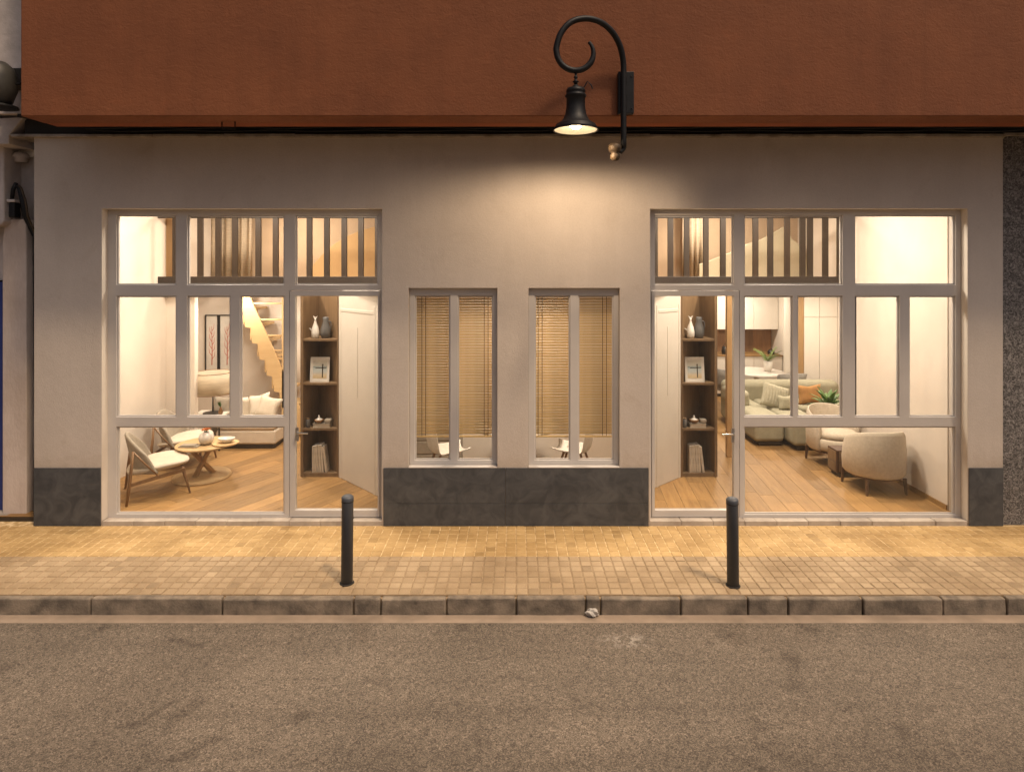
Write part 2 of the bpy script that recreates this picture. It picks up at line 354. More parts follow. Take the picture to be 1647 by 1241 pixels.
def sheet_holes(u0, u1, v0, v1, holes, d0, d1, plane='XZ'):
    """slab with rectangular holes, as one clean mesh. plane XZ: thickness along Y; plane XY: thickness along Z"""
    us = sorted({u0, u1} | {h[0] for h in holes} | {h[1] for h in holes}); vs = sorted({v0, v1} | {h[2] for h in holes} | {h[3] for h in holes})
    us = [u for u in us if u0 <= u <= u1]; vs = [v for v in vs if v0 <= v <= v1]
    bm = B(); cache = {}
    def V(u, v, d):
        k = (round(u, 6), round(v, 6), d)
        if k not in cache: cache[k] = bm.verts.new((u, d, v) if plane == 'XZ' else (u, v, d))
        return cache[k]
    def solid(i, j):
        if i < 0 or j < 0 or i >= len(us) - 1 or j >= len(vs) - 1: return False
        cu, cv = (us[i] + us[i + 1]) / 2, (vs[j] + vs[j + 1]) / 2
        return not any(h[0] < cu < h[1] and h[2] < cv < h[3] for h in holes)
    for i in range(len(us) - 1):
        for j in range(len(vs) - 1):
            if not solid(i, j): continue
            a, b, c, d = us[i], us[i + 1], vs[j], vs[j + 1]
            bm.faces.new([V(a, c, d0), V(b, c, d0), V(b, d, d0), V(a, d, d0)]); bm.faces.new([V(a, c, d1), V(a, d, d1), V(b, d, d1), V(b, c, d1)])
            if not solid(i - 1, j): bm.faces.new([V(a, c, d0), V(a, d, d0), V(a, d, d1), V(a, c, d1)])
            if not solid(i + 1, j): bm.faces.new([V(b, c, d0), V(b, c, d1), V(b, d, d1), V(b, d, d0)])
            if not solid(i, j - 1): bm.faces.new([V(a, c, d0), V(a, c, d1), V(b, c, d1), V(b, c, d0)])
            if not solid(i, j + 1): bm.faces.new([V(a, d, d0), V(b, d, d0), V(b, d, d1), V(a, d, d1)])
    bmesh.ops.recalc_face_normals(bm, faces=bm.faces)
    bmesh.ops.dissolve_limit(bm, angle_limit=.01, verts=bm.verts, edges=bm.edges) if not holes else None
    return bm
def pillow(bm, w, h, t, mtx, n=10, pinch=.16):
    for side in (1, -1):
        g = []
        for i in range(n + 1):
            row = []
            for j in range(n + 1):
                u, v = 2 * i / n - 1, 2 * j / n - 1
                th = t / 2 * ((1 - u ** 4) * (1 - v ** 4)) ** .6
                k = 1 - pinch * (1 - abs(u)) * abs(v) ** 3; k2 = 1 - pinch * (1 - abs(v)) * abs(u) ** 3
                row.append(bm.verts.new(mtx @ Vector((u * w / 2 * k2, side * th, v * h / 2 * k))))
            g.append(row)
        for i in range(n):
            for j in range(n): bm.faces.new((g[i][j], g[i + 1][j], g[i + 1][j + 1], g[i][j + 1]))
    bmesh.ops.remove_doubles(bm, verts=bm.verts, dist=.0008)
def at(x, y, z, rx=0, ry=0, rz=0): return Matrix.Translation((x, y, z)) @ Matrix.Rotation(R(rz), 4, 'Z') @ Matrix.Rotation(R(rx), 4, 'X') @ Matrix.Rotation(R(ry), 4, 'Y')
def vwall(bm, p, q, z0, z1, t):
    """upright slab from p to q (plan), thickness t to the left of p->q"""
    d = Vector((q[0] - p[0], q[1] - p[1])).normalized(); n = Vector((-d.y, d.x)) * t
    prism(bm, [p, q, (q[0] + n.x, q[1] + n.y), (p[0] + n.x, p[1] + n.y)], z0, z1)

# ================================================================== GROUND
road = tag(obj('road', sheet_holes(-150, 150, -300, -1.585, [], -.30, -.139, 'XY'), 'asphalt'), kind='structure')
KY0, KY1 = -1.47, -1.405                                      # kerb front and back
gut = tag(obj('gutter', box(-40, 40, -1.59, KY0 - .002, -.3, -.135), 'gutter', bevel=.004), kind='structure')
bm = B(); bx(bm, -40, 40, KY1 + .002, -.707, -.2, -.0065); n0 = len(bm.faces); bx(bm, -40, 40, -.705, 1.0, -.2, -.0045)
bm.faces.ensure_lookup_table()
for f in bm.faces[n0:]: f.material_index = 1
pav = tag(obj('pavement', bm, ['joint', 'joint_b']), kind='structure')
def tile_mesh(bm, x, y, z, sx, sy):
    c = .006; h = .5
    lo = [bm.verts.new((x + a * sx / 2, y + b * sy / 2, z - .018)) for a, b in ((-1, -1), (1, -1), (1, 1), (-1, 1))]
    md = [bm.verts.new((x + a * sx / 2, y + b * sy / 2, z - .004)) for a, b in ((-1, -1), (1, -1), (1, 1), (-1, 1))]
    up = [bm.verts.new((x + a * (sx / 2 - c), y + b * (sy / 2 - c), z)) for a, b in ((-1, -1), (1, -1), (1, 1), (-1, 1))]
    bm.faces.new(up)
    for k in range(4):
        j = (k + 1) % 4; bm.faces.new((lo[k], lo[j], md[j], md[k])); bm.faces.new((md[k], md[j], up[j], up[k]))
bm = B(); tile_mesh(bm, 0, 0, 0, .0895, .0895); finish(bm); tme = bpy.data.meshes.new('paving_tile'); bm.to_mesh(tme); bm.free(); tme.materials.append(MAT['tile_f'])
bmF, bmK = B(), B(); ntile = 0
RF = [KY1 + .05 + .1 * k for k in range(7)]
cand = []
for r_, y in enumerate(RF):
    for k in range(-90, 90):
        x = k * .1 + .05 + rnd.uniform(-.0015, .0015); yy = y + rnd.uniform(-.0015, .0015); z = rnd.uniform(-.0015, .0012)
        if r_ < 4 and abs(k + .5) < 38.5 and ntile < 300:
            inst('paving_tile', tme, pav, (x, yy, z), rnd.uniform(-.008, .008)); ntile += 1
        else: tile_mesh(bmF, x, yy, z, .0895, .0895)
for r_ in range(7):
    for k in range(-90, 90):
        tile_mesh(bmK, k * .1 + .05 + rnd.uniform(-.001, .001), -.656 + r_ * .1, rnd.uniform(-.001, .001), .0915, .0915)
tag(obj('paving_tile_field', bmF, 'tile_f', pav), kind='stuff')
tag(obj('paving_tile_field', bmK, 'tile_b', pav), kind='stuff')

kerb = tag(obj('kerb', box(-40, 40, KY0 + .03, KY1 - .001, -.3, -.02), 'joint'), kind='structure')
kx = [-620, -400, -230, -66, 145, 357, 568, 612, 718, 830, 942, 966, 1095, 1203, 1268, 1388, 1517, 1620, 1830, 2040, 2250]
kxw = [PX(x, KY0) for x in kx]
for a, b in zip(kxw, kxw[1:]):
    g = .006; dz = rnd.uniform(-.006, .004); dy = rnd.uniform(-.006, .004)
    bm = box(a + g, b - g, KY0 + dy, KY1 - .003, -.28, -.002 + dz)
    bmesh.ops.subdivide_edges(bm, edges=bm.edges, cuts=2, use_grid_fill=True)
    for v in bm.verts: v.co += Vector((rnd.uniform(-.002, .002), rnd.uniform(-.004, .004), rnd.uniform(-.003, .002) if v.co.z > -.05 else 0))
    obj('kerb_stone', bm, 'kerb', kerb, bevel=.014, seg=3)

# ================================================================== THE BUILDING
bld = thing('building', 'cream plastered shopfront building with terracotta upper storey and slate plinth', 'building', (0, 0, 0))
WL, WR, WT = P(55, 0, 0)[0], P(1613, 0, 0)[0], 4.15
def hole(x0, x1, y0, y1, Y): a, zt = P(x0, y0, Y); b, zb = P(x1, y1, Y); return (a, b, zb, zt)
hL = list(hole(163, 615, 335, 843, 0)); hL[2] = -.1; hR = list(hole(1045, 1557, 335, 843, 0)); hR[2] = -.1
h1 = hole(657, 800, 463, 752, 0); h2 = hole(850, 997, 463, 752, 0)
obj('facade_wall', sheet_holes(WL, WR, 0, WT, [tuple(hL), tuple(hR), h1, h2], 0, .3), 'plaster', bld)
# slate plinth panels, 6 mm proud
def plinth(x0, x1, cuts, ycut):
    zt = PZ(752, 0); xs = [PX(x0, 0)] + [PX(c, 0) for c in cuts] + [PX(x1, 0)]
    zs = [0.0, PZ(ycut, 0), zt] if ycut else [0.0, zt]
    for i in range(len(xs) - 1):
        for j in range(len(zs) - 1):
            e = .0015
            obj('plinth_panel', box(xs[i] + (e if i else 0), xs[i + 1] - (e if i < len(xs) - 2 else 0), -.008 - rnd.uniform(0, .0015), .004, zs[j] + (e if j else 0), zs[j + 1] - (e if j < len(zs) - 2 else 0)), 'plinth', bld, bevel=.0015)
plinth(55, 162.6, [], None); plinth(617, 1043, [813], 809); plinth(1558, 1613, [], None)
# ledge on top of the wall
bm = B()
for k in range(14):
    a = PX(22, 0) + k * (WR - PX(22, 0)) / 14; b = a + (WR - PX(22, 0)) / 14
    j = rnd.uniform(-.006, .006); bx(bm, a, b, -.045 + j, .3, WT + .001, WT + .034 + j)
obj('ledge', bm, 'ledge', bld, bevel=.006)
OY = -.82; OX = PX(33, OY); OZ = PZ(187, OY)
obj('upper_wall', box(OX, 14, OY, OY + .3, OZ, 9.5), 'orange', bld, bevel=.012, seg=3)
obj('soffit', box(OX + .003, 14, OY + .302, -.36, OZ + .004, OZ + .3), 'soffit', bld, bevel=.01)
bm = B(); bx(bm, WL - .1, 14, -.358, -.001, OZ + .45, OZ + .6); bx(bm, WL - .1, 14, .0, .3, WT + .04, OZ + .7); bx(bm, WL - .1, OX - .001, -.099, -.001, WT + .2, OZ + .449); obj('recess', bm, 'dark', bld)  # near-black colour stands in for the shadow of the gap
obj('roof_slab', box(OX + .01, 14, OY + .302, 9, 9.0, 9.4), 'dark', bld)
# small iron staple under the soffit and slack cable in the shadow gap
bm = B(); x0, x1 = PX(357, -.6), PX(378, -.6)
tube(bm, [(x0, -.6, OZ + .02), (x0, -.6, OZ - .07), (x1, -.6, OZ - .07), (x1, -.6, OZ + .02)], .007, 8); obj('staple', bm, 'iron', bld)
for k, (yy, zz, sg) in enumerate(((-.07, WT + .075, .02), (-.10, WT + .105, .025))):
    bm = B(); pts = []
    for i in range(61):
        x = -4.55 + i * (9.9 / 60); pts.append((x, yy + .01 * math.sin(i * 1.1 + k), zz - sg * abs(math.sin(i * .52 + k))))
    tube(bm, pts, .011, 8); obj('facade_cable', bm, 'iron', bld)
# thresholds of pale stone blocks
for hh, n in ((hL, 9), (hR, 10)):
    for k in range(n):
        a = hh[0] + (hh[1] - hh[0]) * k / n; b = hh[0] + (hh[1] - hh[0]) * (k + 1) / n
        obj('threshold_stone', box(a + .002, b - .002, .006 + rnd.uniform(-.004, .004), .3, -.1, 0.046 + rnd.uniform(-.002, .002)), 'stonep', bld, bevel=.005)

# ---- thin linings of the wide openings, room light spill put into their pale colour
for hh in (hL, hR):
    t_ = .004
    obj('spill_lining', box(hh[0] + .0005, hh[0] + t_, .002, .099, .05, hh[3] - .001), 'lit_reveal', bld)
    obj('spill_lining', box(hh[1] - t_, hh[1] - .0005, .002, .099, .05, hh[3] - .001), 'lit_reveal', bld)
    obj('spill_lining', box(hh[0] + t_, hh[1] - t_, .002, .099, hh[3] - t_, hh[3] - .0005), 'lit_reveal', bld)
# ---- glazing
def glazing(hh, YF, panes, door=None, zbot=.04):
    hs = [hole(*p, YF) for p in panes]
    if door: hs.append(hole(*door[0], YF)[:2] + (zbot - .5, PZ(door[0][2], YF)))
    fr = obj('window_frame', sheet_holes(hh[0] + .001, hh[1] - .001, zbot, hh[3] - .001, hs, YF, YF + .07), 'frame', bld, bevel=.004)
    for p in panes:
        a = hole(*p, YF); obj('pane', box(a[0] - .008, a[1] + .008, YF + .035, YF + .041, a[2] - .008, a[3] + .008), 'glass', fr)
        # slim glazing bead
        b = .014
        obj('glazing_bead', sheet_holes(a[0] - .002, a[1] + .002, a[2] - .002, a[3] + .002, [(a[0] + b, a[1] - b, a[2] + b, a[3] - b)], YF + .018, YF + .034), 'frame', fr)
    if door:
        leaf, pane, hxy, sgn = door[1:]
        L = hole(*leaf, YF); p = hole(*pane, YF)
        dr = obj('door', sheet_holes(L[0], L[1], zbot + .012, L[3], [p], YF - .006, YF + .055), 'frame', bld, bevel=.004)
        obj('pane', box(p[0] - .008, p[1] + .008, YF + .03, YF + .036, p[2] - .008, p[3] + .008), 'glass', dr)
        hx, hz = P(hxy[0], hxy[1], YF - .05)
        bm = B(); tube(bm, [(hx, YF - .008, hz), (hx, YF - .05, hz), (hx + sgn * .02, YF - .058, hz), (hx + sgn * .13, YF - .058, hz - .004)], .0095, 10)
        bx(bm, hx - .016, hx + .016, YF - .012, YF - .005, hz - .10, hz + .05); obj('handle', bm, 'steel', dr, smooth=False)
    return fr
glazing(hL, .10, [(187, 283, 346, 458), (301, 457, 346, 458), (475, 608, 346, 458), (187, 283, 476, 670), (301, 370, 476, 670), (386, 457, 476, 670), (187, 457, 686, 826)],
        ((465.5, 611.5, 467, 840), (466.2, 610.8, 467.6, 838), (475, 607.5, 476, 820), (476, 696), 1))
glazing(hR, .10, [(1052, 1180, 346, 458), (1197, 1355, 346, 458), (1375, 1537, 346, 458), (1197, 1275, 476, 670), (1283, 1355, 476, 670), (1375, 1447, 476, 670), (1463, 1537, 476, 670), (1197, 1537, 686, 827)],
        ((1047.5, 1189.5, 467, 840), (1048.2, 1188.8, 467.6, 838), (1053, 1180, 476, 820), (1181, 698), -1))
for hh, pn in ((h1, [(667, 724, 475, 740), (736, 793, 475, 740)]), (h2, [(860, 917, 475, 740), (930, 987, 475, 740)])):
    fr = glazing(hh, .07, pn, zbot=hh[2] + .012)
    obj('sill', box(hh[0] + .002, hh[1] - .002, -.012, .3, hh[2] + .0005, hh[2] + .011), 'frame', fr, bevel=.003)

# ---- venetian blinds
for hh, side in ((h1, 'room'), (h2, 'sofa')):
    YB = .24; zt = PZ(472, YB); zb = PZ(700, YB); xa, xb = hh[0] + .05, hh[1] - .05
    lab = {'room': 'tan wooden venetian blind in the window beside the door with the stair behind', 'sofa': 'tan wooden venetian blind in the window beside the door with the green sofa behind'}[side]
    bl = thing('venetian_blind', lab, 'blind', ((xa + xb) / 2, YB, zb), 0, 'venetian blinds in the narrow windows')
    obj('head_rail', box(xa, xb, YB - .02, YB + .02, zt, zt + .05), 'blind', bl, bevel=.004)
    n = 52; sp = (zt - zb) / n
    bm = B(); W2 = (xb - xa) / 2
    pr = [(-.0135, -.0010), (-.005, .0012), (.005, .0012), (.0135, -.0010), (.005, -.0004), (-.005, -.0004)]
    vsl = [[bm.verts.new((s * W2, y, z)) for y, z in pr] for s in (-1, 1)]
    bm.faces.new(vsl[0]); bm.faces.new(vsl[1][::-1])
    for k in range(6): bm.faces.new((vsl[0][k], vsl[0][(k + 1) % 6], vsl[1][(k + 1) % 6], vsl[1][k]))
    finish(bm); sme = bpy.data.meshes.new('slat'); bm.to_mesh(sme); bm.free(); sme.materials.append(MAT['blind'])
    for k in range(1, n):
        s = inst('slat', sme, bl, ((xa + xb) / 2, YB, zb + k * sp)); s.rotation_euler = (R(64 + rnd.uniform(-3, 3)), R(rnd.uniform(-.12, .12)), 0)
    obj('bottom_rail', box(xa, xb, YB - .013, YB + .013, zb - .018, zb), 'blind', bl, bevel=.003)
    for f in (.07, .12, .5, .88, .93):
        x = xa + f * (xb - xa); bm = B(); tube(bm, [(x, YB - .017, zb), (x, YB - .017, zt)], .0032, 6); obj('ladder_cord', bm, 'cord', bl)

# ================================================================== INDOOR SHELL
def planks(name, rect, ang, wd, ln, seed):
    x0, x1, y0, y1 = rect; rr = random.Random(seed)
    base = tag(obj(name, box(x0, x1, y0, y1, -.1, FL - .003), 'dark_p'), kind='structure')
    ca, sa = math.cos(ang), math.sin(ang); cx, cy = (x0 + x1) / 2, (y0 + y1) / 2; ext = math.hypot(x1 - x0, y1 - y0) / 2 + ln
    def clip(poly, ax, val, keep):
        out = []
        for i, p in enumerate(poly):
            q = poly[(i + 1) % len(poly)]; ip, iq = (p[ax] - val) * keep >= 0, (q[ax] - val) * keep >= 0
            if ip: out.append(p)
            if ip != iq: f = (val - p[ax]) / (q[ax] - p[ax]); out.append((p[0] + f * (q[0] - p[0]), p[1] + f * (q[1] - p[1])))
        return out
    v = -ext
    while v < ext:
        u = -ext - rr.uniform(0, ln)
        while u < ext:
            l = ln * rr.uniform(.75, 1.25); g = .0016
            q = [(u + g, v + g), (u + l - g, v + g), (u + l - g, v + wd - g), (u + g, v + wd - g)]
            poly = [(cx + a * ca - b * sa, cy + a * sa + b * ca) for a, b in q]
            for ax, val, kp in ((0, x0, 1), (0, x1, -1), (1, y0, 1), (1, y1, -1)):
                if poly: poly = clip(poly, ax, val, kp)
            if len(poly) > 2:
                mx, my = sum(p[0] for p in poly) / len(poly), sum(p[1] for p in poly) / len(poly)
                loc = [((p[0] - mx) * ca + (p[1] - my) * sa, -(p[0] - mx) * sa + (p[1] - my) * ca) for p in poly]
                bm = B(); prism(bm, loc, -.012, rr.uniform(-.0004, .0004))
                o = obj('plank', bm, 'oak', base, local=True); o.location = (mx, my, FL); o.rotation_euler = (0, 0, ang)
            u += l
        v += wd
    return base
planks('floor_lounge', (-5.65, -1.35, .12, 3.95), math.atan2(1, .604), .19, 1.35, 3)
planks('floor_living', (1.35, 6.1, .12, 7.05), math.atan2(1, .09), .19, 1.5, 5)
bm = B(); prism(bm, [(-1.5, .3), (1.5, .3), (1.7, .99), (2.137, 1.4), (2.137, 2.1), (-2.3, 2.1), (-2.3, 1.4), (-1.645, .72)], FL - .04, FL + .006)
tag(obj('floor_centre', bm, 'oak'), kind='structure')
CZ = 4.0; MZ0, MZ1, MZF = 2.515, 2.637, 2.597                             # ceiling, mezzanine under/top side
tag(obj('ceiling', box(-5.75, 6.2, .3, 7.2, CZ, CZ + .1), 'ceil'), kind='structure')
def wallobj(name, segs, mat='wallp'):
    bm = B()
    for p, q, z0, z1, t in segs: vwall(bm, p, q, z0, z1, t)
    return tag(obj(name, bm, mat), kind='structure')
wallobj('wall_lounge_side', [((-5.1, .301), (-5.1, 2.39), 0, CZ, .1), ((-5.1, 2.392), (-5.1, 3.998), MZF + .001, CZ, .1)])
wallobj('wall_lounge_pier', [((-5.2, 2.49), (-4.68, 2.49), 0, MZ0, -.098)])
wallobj('wall_lounge_recess', [((-5.65, 2.5), (-5.65, 3.95), 0, MZ0, .1), ((-5.65, 2.5), (-5.21, 2.5), 0, MZ0, -.08)])
wallobj('wall_lounge_back', [((-5.65, 3.952), (-.5, 3.952), 0, MZ0, .1)])
wallobj('wall_party', [((-.5, 2.22), (-.5, 7.05), 0, MZ0, .1)])
wallobj('wall_living_side', [((4.83, .301), (4.83, 2.238), 0, CZ, -.1), ((4.83, 2.24), (4.83, 3.998), MZF + .001, CZ, -.1)])
wallobj('wall_living_return', [((4.83, 2.242), (6.1, 2.242), 0, MZ0, -.08), ((6.1, 2.25), (6.1, 7.05), 0, MZ0, -.1)])
wallobj('wall_kitchen', [((-.4, 7.052), (6.1, 7.052), 0, MZ0, .1)])
wallobj('wall_mezzanine_back', [((-5.2, 4.0), (4.93, 4.0), MZF + .001, CZ, .1)], 'mezzw')
skl = tag(obj('skirting', box(4.812, 4.828, .301, 2.2, FL, FL + .055), 'oak'), kind='structure')
mezz = tag(obj('mezzanine_floor', sheet_holes(-5.7, 6.15, 2.24, 7.15, [(-5.0, -4.1, 3.22, 3.9)], MZ0 + .003, MZF, 'XY'), 'oak'), kind='structure')
# central core with two slanting partitions
cl = [(-1.5, .301), (-1.645, .72), (-2.30, 1.40), (-2.30, 2.1)]; cr = [(1.5, .301), (1.70, .99), (2.137, 1.40), (2.137, 2.1)]
for nm, pts, sg in (('partition_lounge', cl, -1), ('partition_living', cr, 1)):
    a = [(p[0] - sg * .06, p[1]) for p in pts]
    bm = B(); prism(bm, pts + a[::-1], 0, 2.44); pw = tag(obj(nm, bm, 'white'), kind='structure')
    # panelled door mouldings on the slanting face
    p, q = Vector(pts[1]), Vector(pts[2]); d = (q - p); L = d.length; d.normalize(); ang = math.atan2(d.y, d.x); nn = Vector((-d.y, d.x)) * (1 if sg < 0 else -1)
    if nn.x * sg < 0: nn = -nn
    def strip(u0, u1, z0, z1, name='moulding', th=.004):
        m_ = B(); c = p + d * u0; e = p + d * u1
        prism(m_, [tuple(c - nn * .004), tuple(e - nn * .004), tuple(e + nn * th), tuple(c + nn * th)], z0, z1); obj(name, m_, 'white', pw, bevel=.003)
    for (u0, u1, z0, z1) in ((.05, .09, FL, 2.3), (L - .06, L - .02, FL, 2.3), (.092, L - .062, 2.2, 2.24),
                             (L / 2 - .012, L / 2 + .012, 1.15, 2.02)):
        strip(u0, u1, z0, z1)
tag(obj('wall_core_back', box(-2.3, 2.137, 2.102, 2.2, 0, 2.44), 'wallp'), kind='structure')
bm = B(); prism(bm, [(-1.56, .302), (1.56, .302), (1.76, .99), (2.137, 1.43), (2.137, 2.2), (-2.3, 2.2), (-2.3, 1.43), (-1.7, .72)], 2.442, 2.46)
tag(obj('core_roof', bm, 'ceil'), kind='structure')

# ---- corner shelves
def corner_shelf(xa, xb, apex, label, tagw):
    ya = 1.405; x0, x1 = xa, xb
    t = thing('corner_shelf', label, 'shelf', ((xa + xb) / 2, ya, FL), 0, 'dark corner shelves')
    A, Bq, C = Vector((x0, ya)), Vector((x1, ya)), Vector(apex)
    def panel(p, q, inner):
        d = (q - p).normalized(); n = Vector((-d.y, d.x)) * .018
        if n.dot(inner - p) > 0: n = -n
        bm = B(); prism(bm, [tuple(p), tuple(q), tuple(q + n), tuple(p + n)], FL, 2.43); obj('side_panel', bm, 'shelfw', t)
    cen = (A + Bq + C) / 3
    panel(A, C, cen); panel(Bq, C, cen)
    k = lambda p, f: tuple(p + (cen - p) * f)
    for z in (1.84, 1.27, .68):
        bm = B(); prism(bm, [k(A, .02), k(Bq, .02), k(C, .02)], z - .03, z); obj('shelf_board', bm, 'shelfw', t, bevel=.002)
    bm = B(); prism(bm, [k(A, .02), k(Bq, .02), k(C, .02)], FL, FL + .05); obj('base_board', bm, 'shelfw', t, bevel=.002)
    for p, s in ((A, 1), (Bq, -1)):
        obj('front_stile', box(min(p.x, p.x + s * .022), max(p.x, p.x + s * .022), ya - .012, ya + .01, FL, 2.43), 'shelfw', t, bevel=.002)
    return ya
def vase(x, y, z, prof, mat, label, grp, tail=None, handle=None, sx=1):
    v = thing('vase', label, 'vase', (x, y, z), 0, grp)
    bm = B(); lathe(bm, prof, 28, (x, y, z)); obj('body', bm, mat, v, smooth=True)
    if tail:
        bm = B(); h = tail
        prism(bm, [(x - .007, z + h - .01), (x + .007, z + h - .01), (x + .03, z + h + .042), (x + .012, z + h + .034), (x, z + h + .022), (x - .012, z + h + .034), (x - .03, z + h + .042)], y - .006, y + .006, 'Y'); obj('tail', bm, mat, v, bevel=.002)
        bm = B(); tube(bm, [(x - .05, y, z + .10), (x - .065, y, z + .125), (x - .08, y, z + .13)], [.008, .006, .003], 8); obj('fin', bm, mat, v, smooth=True)
    if handle:
        bm = B(); r_, h = handle; tube(bm, [(x + r_ * .5, y, z + h * .92), (x + r_ * 1.25, y, z + h * .85), (x + r_ * 1.5, y, z + h * .65), (x + r_ * 1.2, y, z + h * .45), (x + r_ * .9, y, z + h * .4)], .008, 8); obj('handle', bm, mat, v, smooth=True)
def shelf_set(xa, xb, apex, where, mirror):
    ya = corner_shelf(xa, xb, apex, 'tall dark open corner shelf ' + where, where)
    W_ = xb - xa; X = lambda f: xa + f * W_
    fl = lambda f: f
    vase(X(fl(.32)), ya + .07, 1.84, [(0, 0), (.038, 0), (.05, .03), (.052, .085), (.04, .145), (.018, .2), (.010, .24), (.012, .26), (0, .26)], 'ceramic', 'slim white vase with forked fish tail lip on corner shelf ' + where, 'white fish vases', tail=.25)
    vase(X(fl(.58)), ya + .10, 1.84, [(0, 0), (.05, 0), (.068, .04), (.068, .10), (.05, .17), (.034, .22), (.04, .27), (.034, .275), (.03, .22), (0, .2)], 'ceramic_g', 'charcoal grey jug vase on corner shelf ' + where, 'grey jug vases', handle=(.05, .25))
    # framed beach print leaning on the second shelf
    px = X(fl(.44)); pz = 1.27; pt = thing('framed_print', 'white framed beach print leaning on corner shelf ' + where, 'picture', (px, ya + .05, pz), 0, 'small beach prints')
    rot = at(px, ya + .05, pz, rx=-7) @ Matrix.Translation((-px, -(ya + .05), -pz))
    w2, hgt = .125, .325
    bm = sheet_holes(px - w2, px + w2, pz + .001, pz + hgt, [(px - w2 + .018, px + w2 - .018, pz + .02, pz + hgt - .02)], ya + .05, ya + .068); bmesh.ops.transform(bm, matrix=rot, verts=bm.verts); obj('frame', bm, 'ceramic', pt)
    bm = box(px - w2 + .016, px + w2 - .016, ya + .060, ya + .064, pz + .018, pz + hgt - .018); bmesh.ops.transform(bm, matrix=rot, verts=bm.verts); obj('mount', bm, 'mountp', pt)
    bm = box(px - w2 + .034, px + w2 - .034, ya + .0575, ya + .0595, pz + .05, pz + hgt - .045); bmesh.ops.transform(bm, matrix=rot, verts=bm.verts); obj('print', bm, 'beach', pt)
    bm = B(); bx(bm, px + .028, px + .042, ya + .0555, ya + .057, pz + .06, pz + .21); lathe(bm, [(0, -.0), (.012, .01), (0, .03)], 10, (px + .035, ya + .0563, pz + .21)); bx(bm, px - .06, px + .085, ya + .0555, ya + .0568, pz + .178, pz + .186)
    bmesh.ops.transform(bm, matrix=rot, verts=bm.verts); obj('figure', bm, 'brass', pt)
    # third shelf: jar, low box, bowl, folded cloth
    z3 = .68
    j = thing('jar', 'small blue grey jar on corner shelf ' + where, 'jar', (X(fl(.12)), ya + .05, z3), 0, 'small shelf jars'); bm = B(); lathe(bm, [(0, 0), (.026, 0), (.029, .02), (.029, .10), (.02, .11), (0, .11)], 20, (X(fl(.14)), ya + .045, z3)); obj('body', bm, 'ceramic_g', j, smooth=True)
    bm = B(); lathe(bm, [(0, .108), (.024, .108), (.024, .125), (0, .127)], 20, (X(fl(.14)), ya + .045, z3)); obj('lid', bm, 'shelfw', j)
    b0, b1 = X(fl(.28)), X(fl(.74))
    bk = thing('stacked_book', 'pale book lying flat on corner shelf ' + where, 'book', ((b0 + b1) / 2, ya + .06, z3), 0, 'flat shelf books')
    obj('pages', box(b0 + .006, b1 - .004, ya + .022, ya + .128, z3 + .006, z3 + .048), 'paper', bk); bm = B(); bx(bm, b0, b1, ya + .018, ya + .13, z3, z3 + .006); bx(bm, b0, b1, ya + .018, ya + .13, z3 + .0485, z3 + .055); obj('cover', bm, 'linen', bk)
    zz = z3 + .055
    bo = thing('bowl', 'brown wooden bowl with pointed lid on corner shelf ' + where, 'bowl', (X(.42), ya + .07, zz), 0, 'brown lidded bowls')
    bm = B(); lathe(bm, [(0, 0), (.03, 0), (.055, .02), (.062, .045), (.055, .047), (0, .04)], 24, (X(.42), ya + .07, zz)); obj('body', bm, 'teak', bo, smooth=True)
    bm = B(); lathe(bm, [(.045, .046), (.03, .058), (.012, .066), (.014, .08), (.006, .1), (0, .105)], 20, (X(.42), ya + .07, zz)); obj('lid', bm, 'ceramic', bo, smooth=True)
    bm = B(); bx(bm, X(.58), X(.74) + .01, ya + .03, ya + .12, zz, zz + .055); tag(obj('folded_cloth', bm, 'linen', bevel=.018, seg=4), 'small folded grey cloth on the flat book on corner shelf ' + where, 'cloth', 'folded shelf cloths')
    # row of books on the base board
    zb = FL + .05; xs = X(.26); k = 0
    for wd, hh, lean in ((.03, .34, 0), (.024, .345, 3), (.03, .35, 4), (.028, .355, 4), (.026, .36, 4), (.03, .335, 7)):
        rot = at(xs, ya + .05, zb, ry=-lean)
        b = thing('book', 'pale upright book leaning in the row at the foot of corner shelf ' + where, 'book', (xs, ya + .05, zb), 0, 'books at the foot of the shelf ' + where)
        bm = box(0, wd, -.03, .10, .001, hh); bmesh.ops.transform(bm, matrix=rot, verts=bm.verts); obj('cover', bm, 'paper', b, bevel=.003)
        bm = box(.004, wd - .004, -.026, .096, hh, hh + .002); bmesh.ops.transform(bm, matrix=rot, verts=bm.verts); obj('pages', bm, 'mountp', b)
        xs += wd + .004 + (.012 if k == 4 else 0); k += 1
shelf_set(PX(485, 1.4), PX(545, 1.4), (PX(513, 1.82), 1.82), 'by the lounge', False)
shelf_set(PX(1095, 1.4), PX(1152, 1.4), (PX(1125, 1.82), 1.82), 'by living room', True)

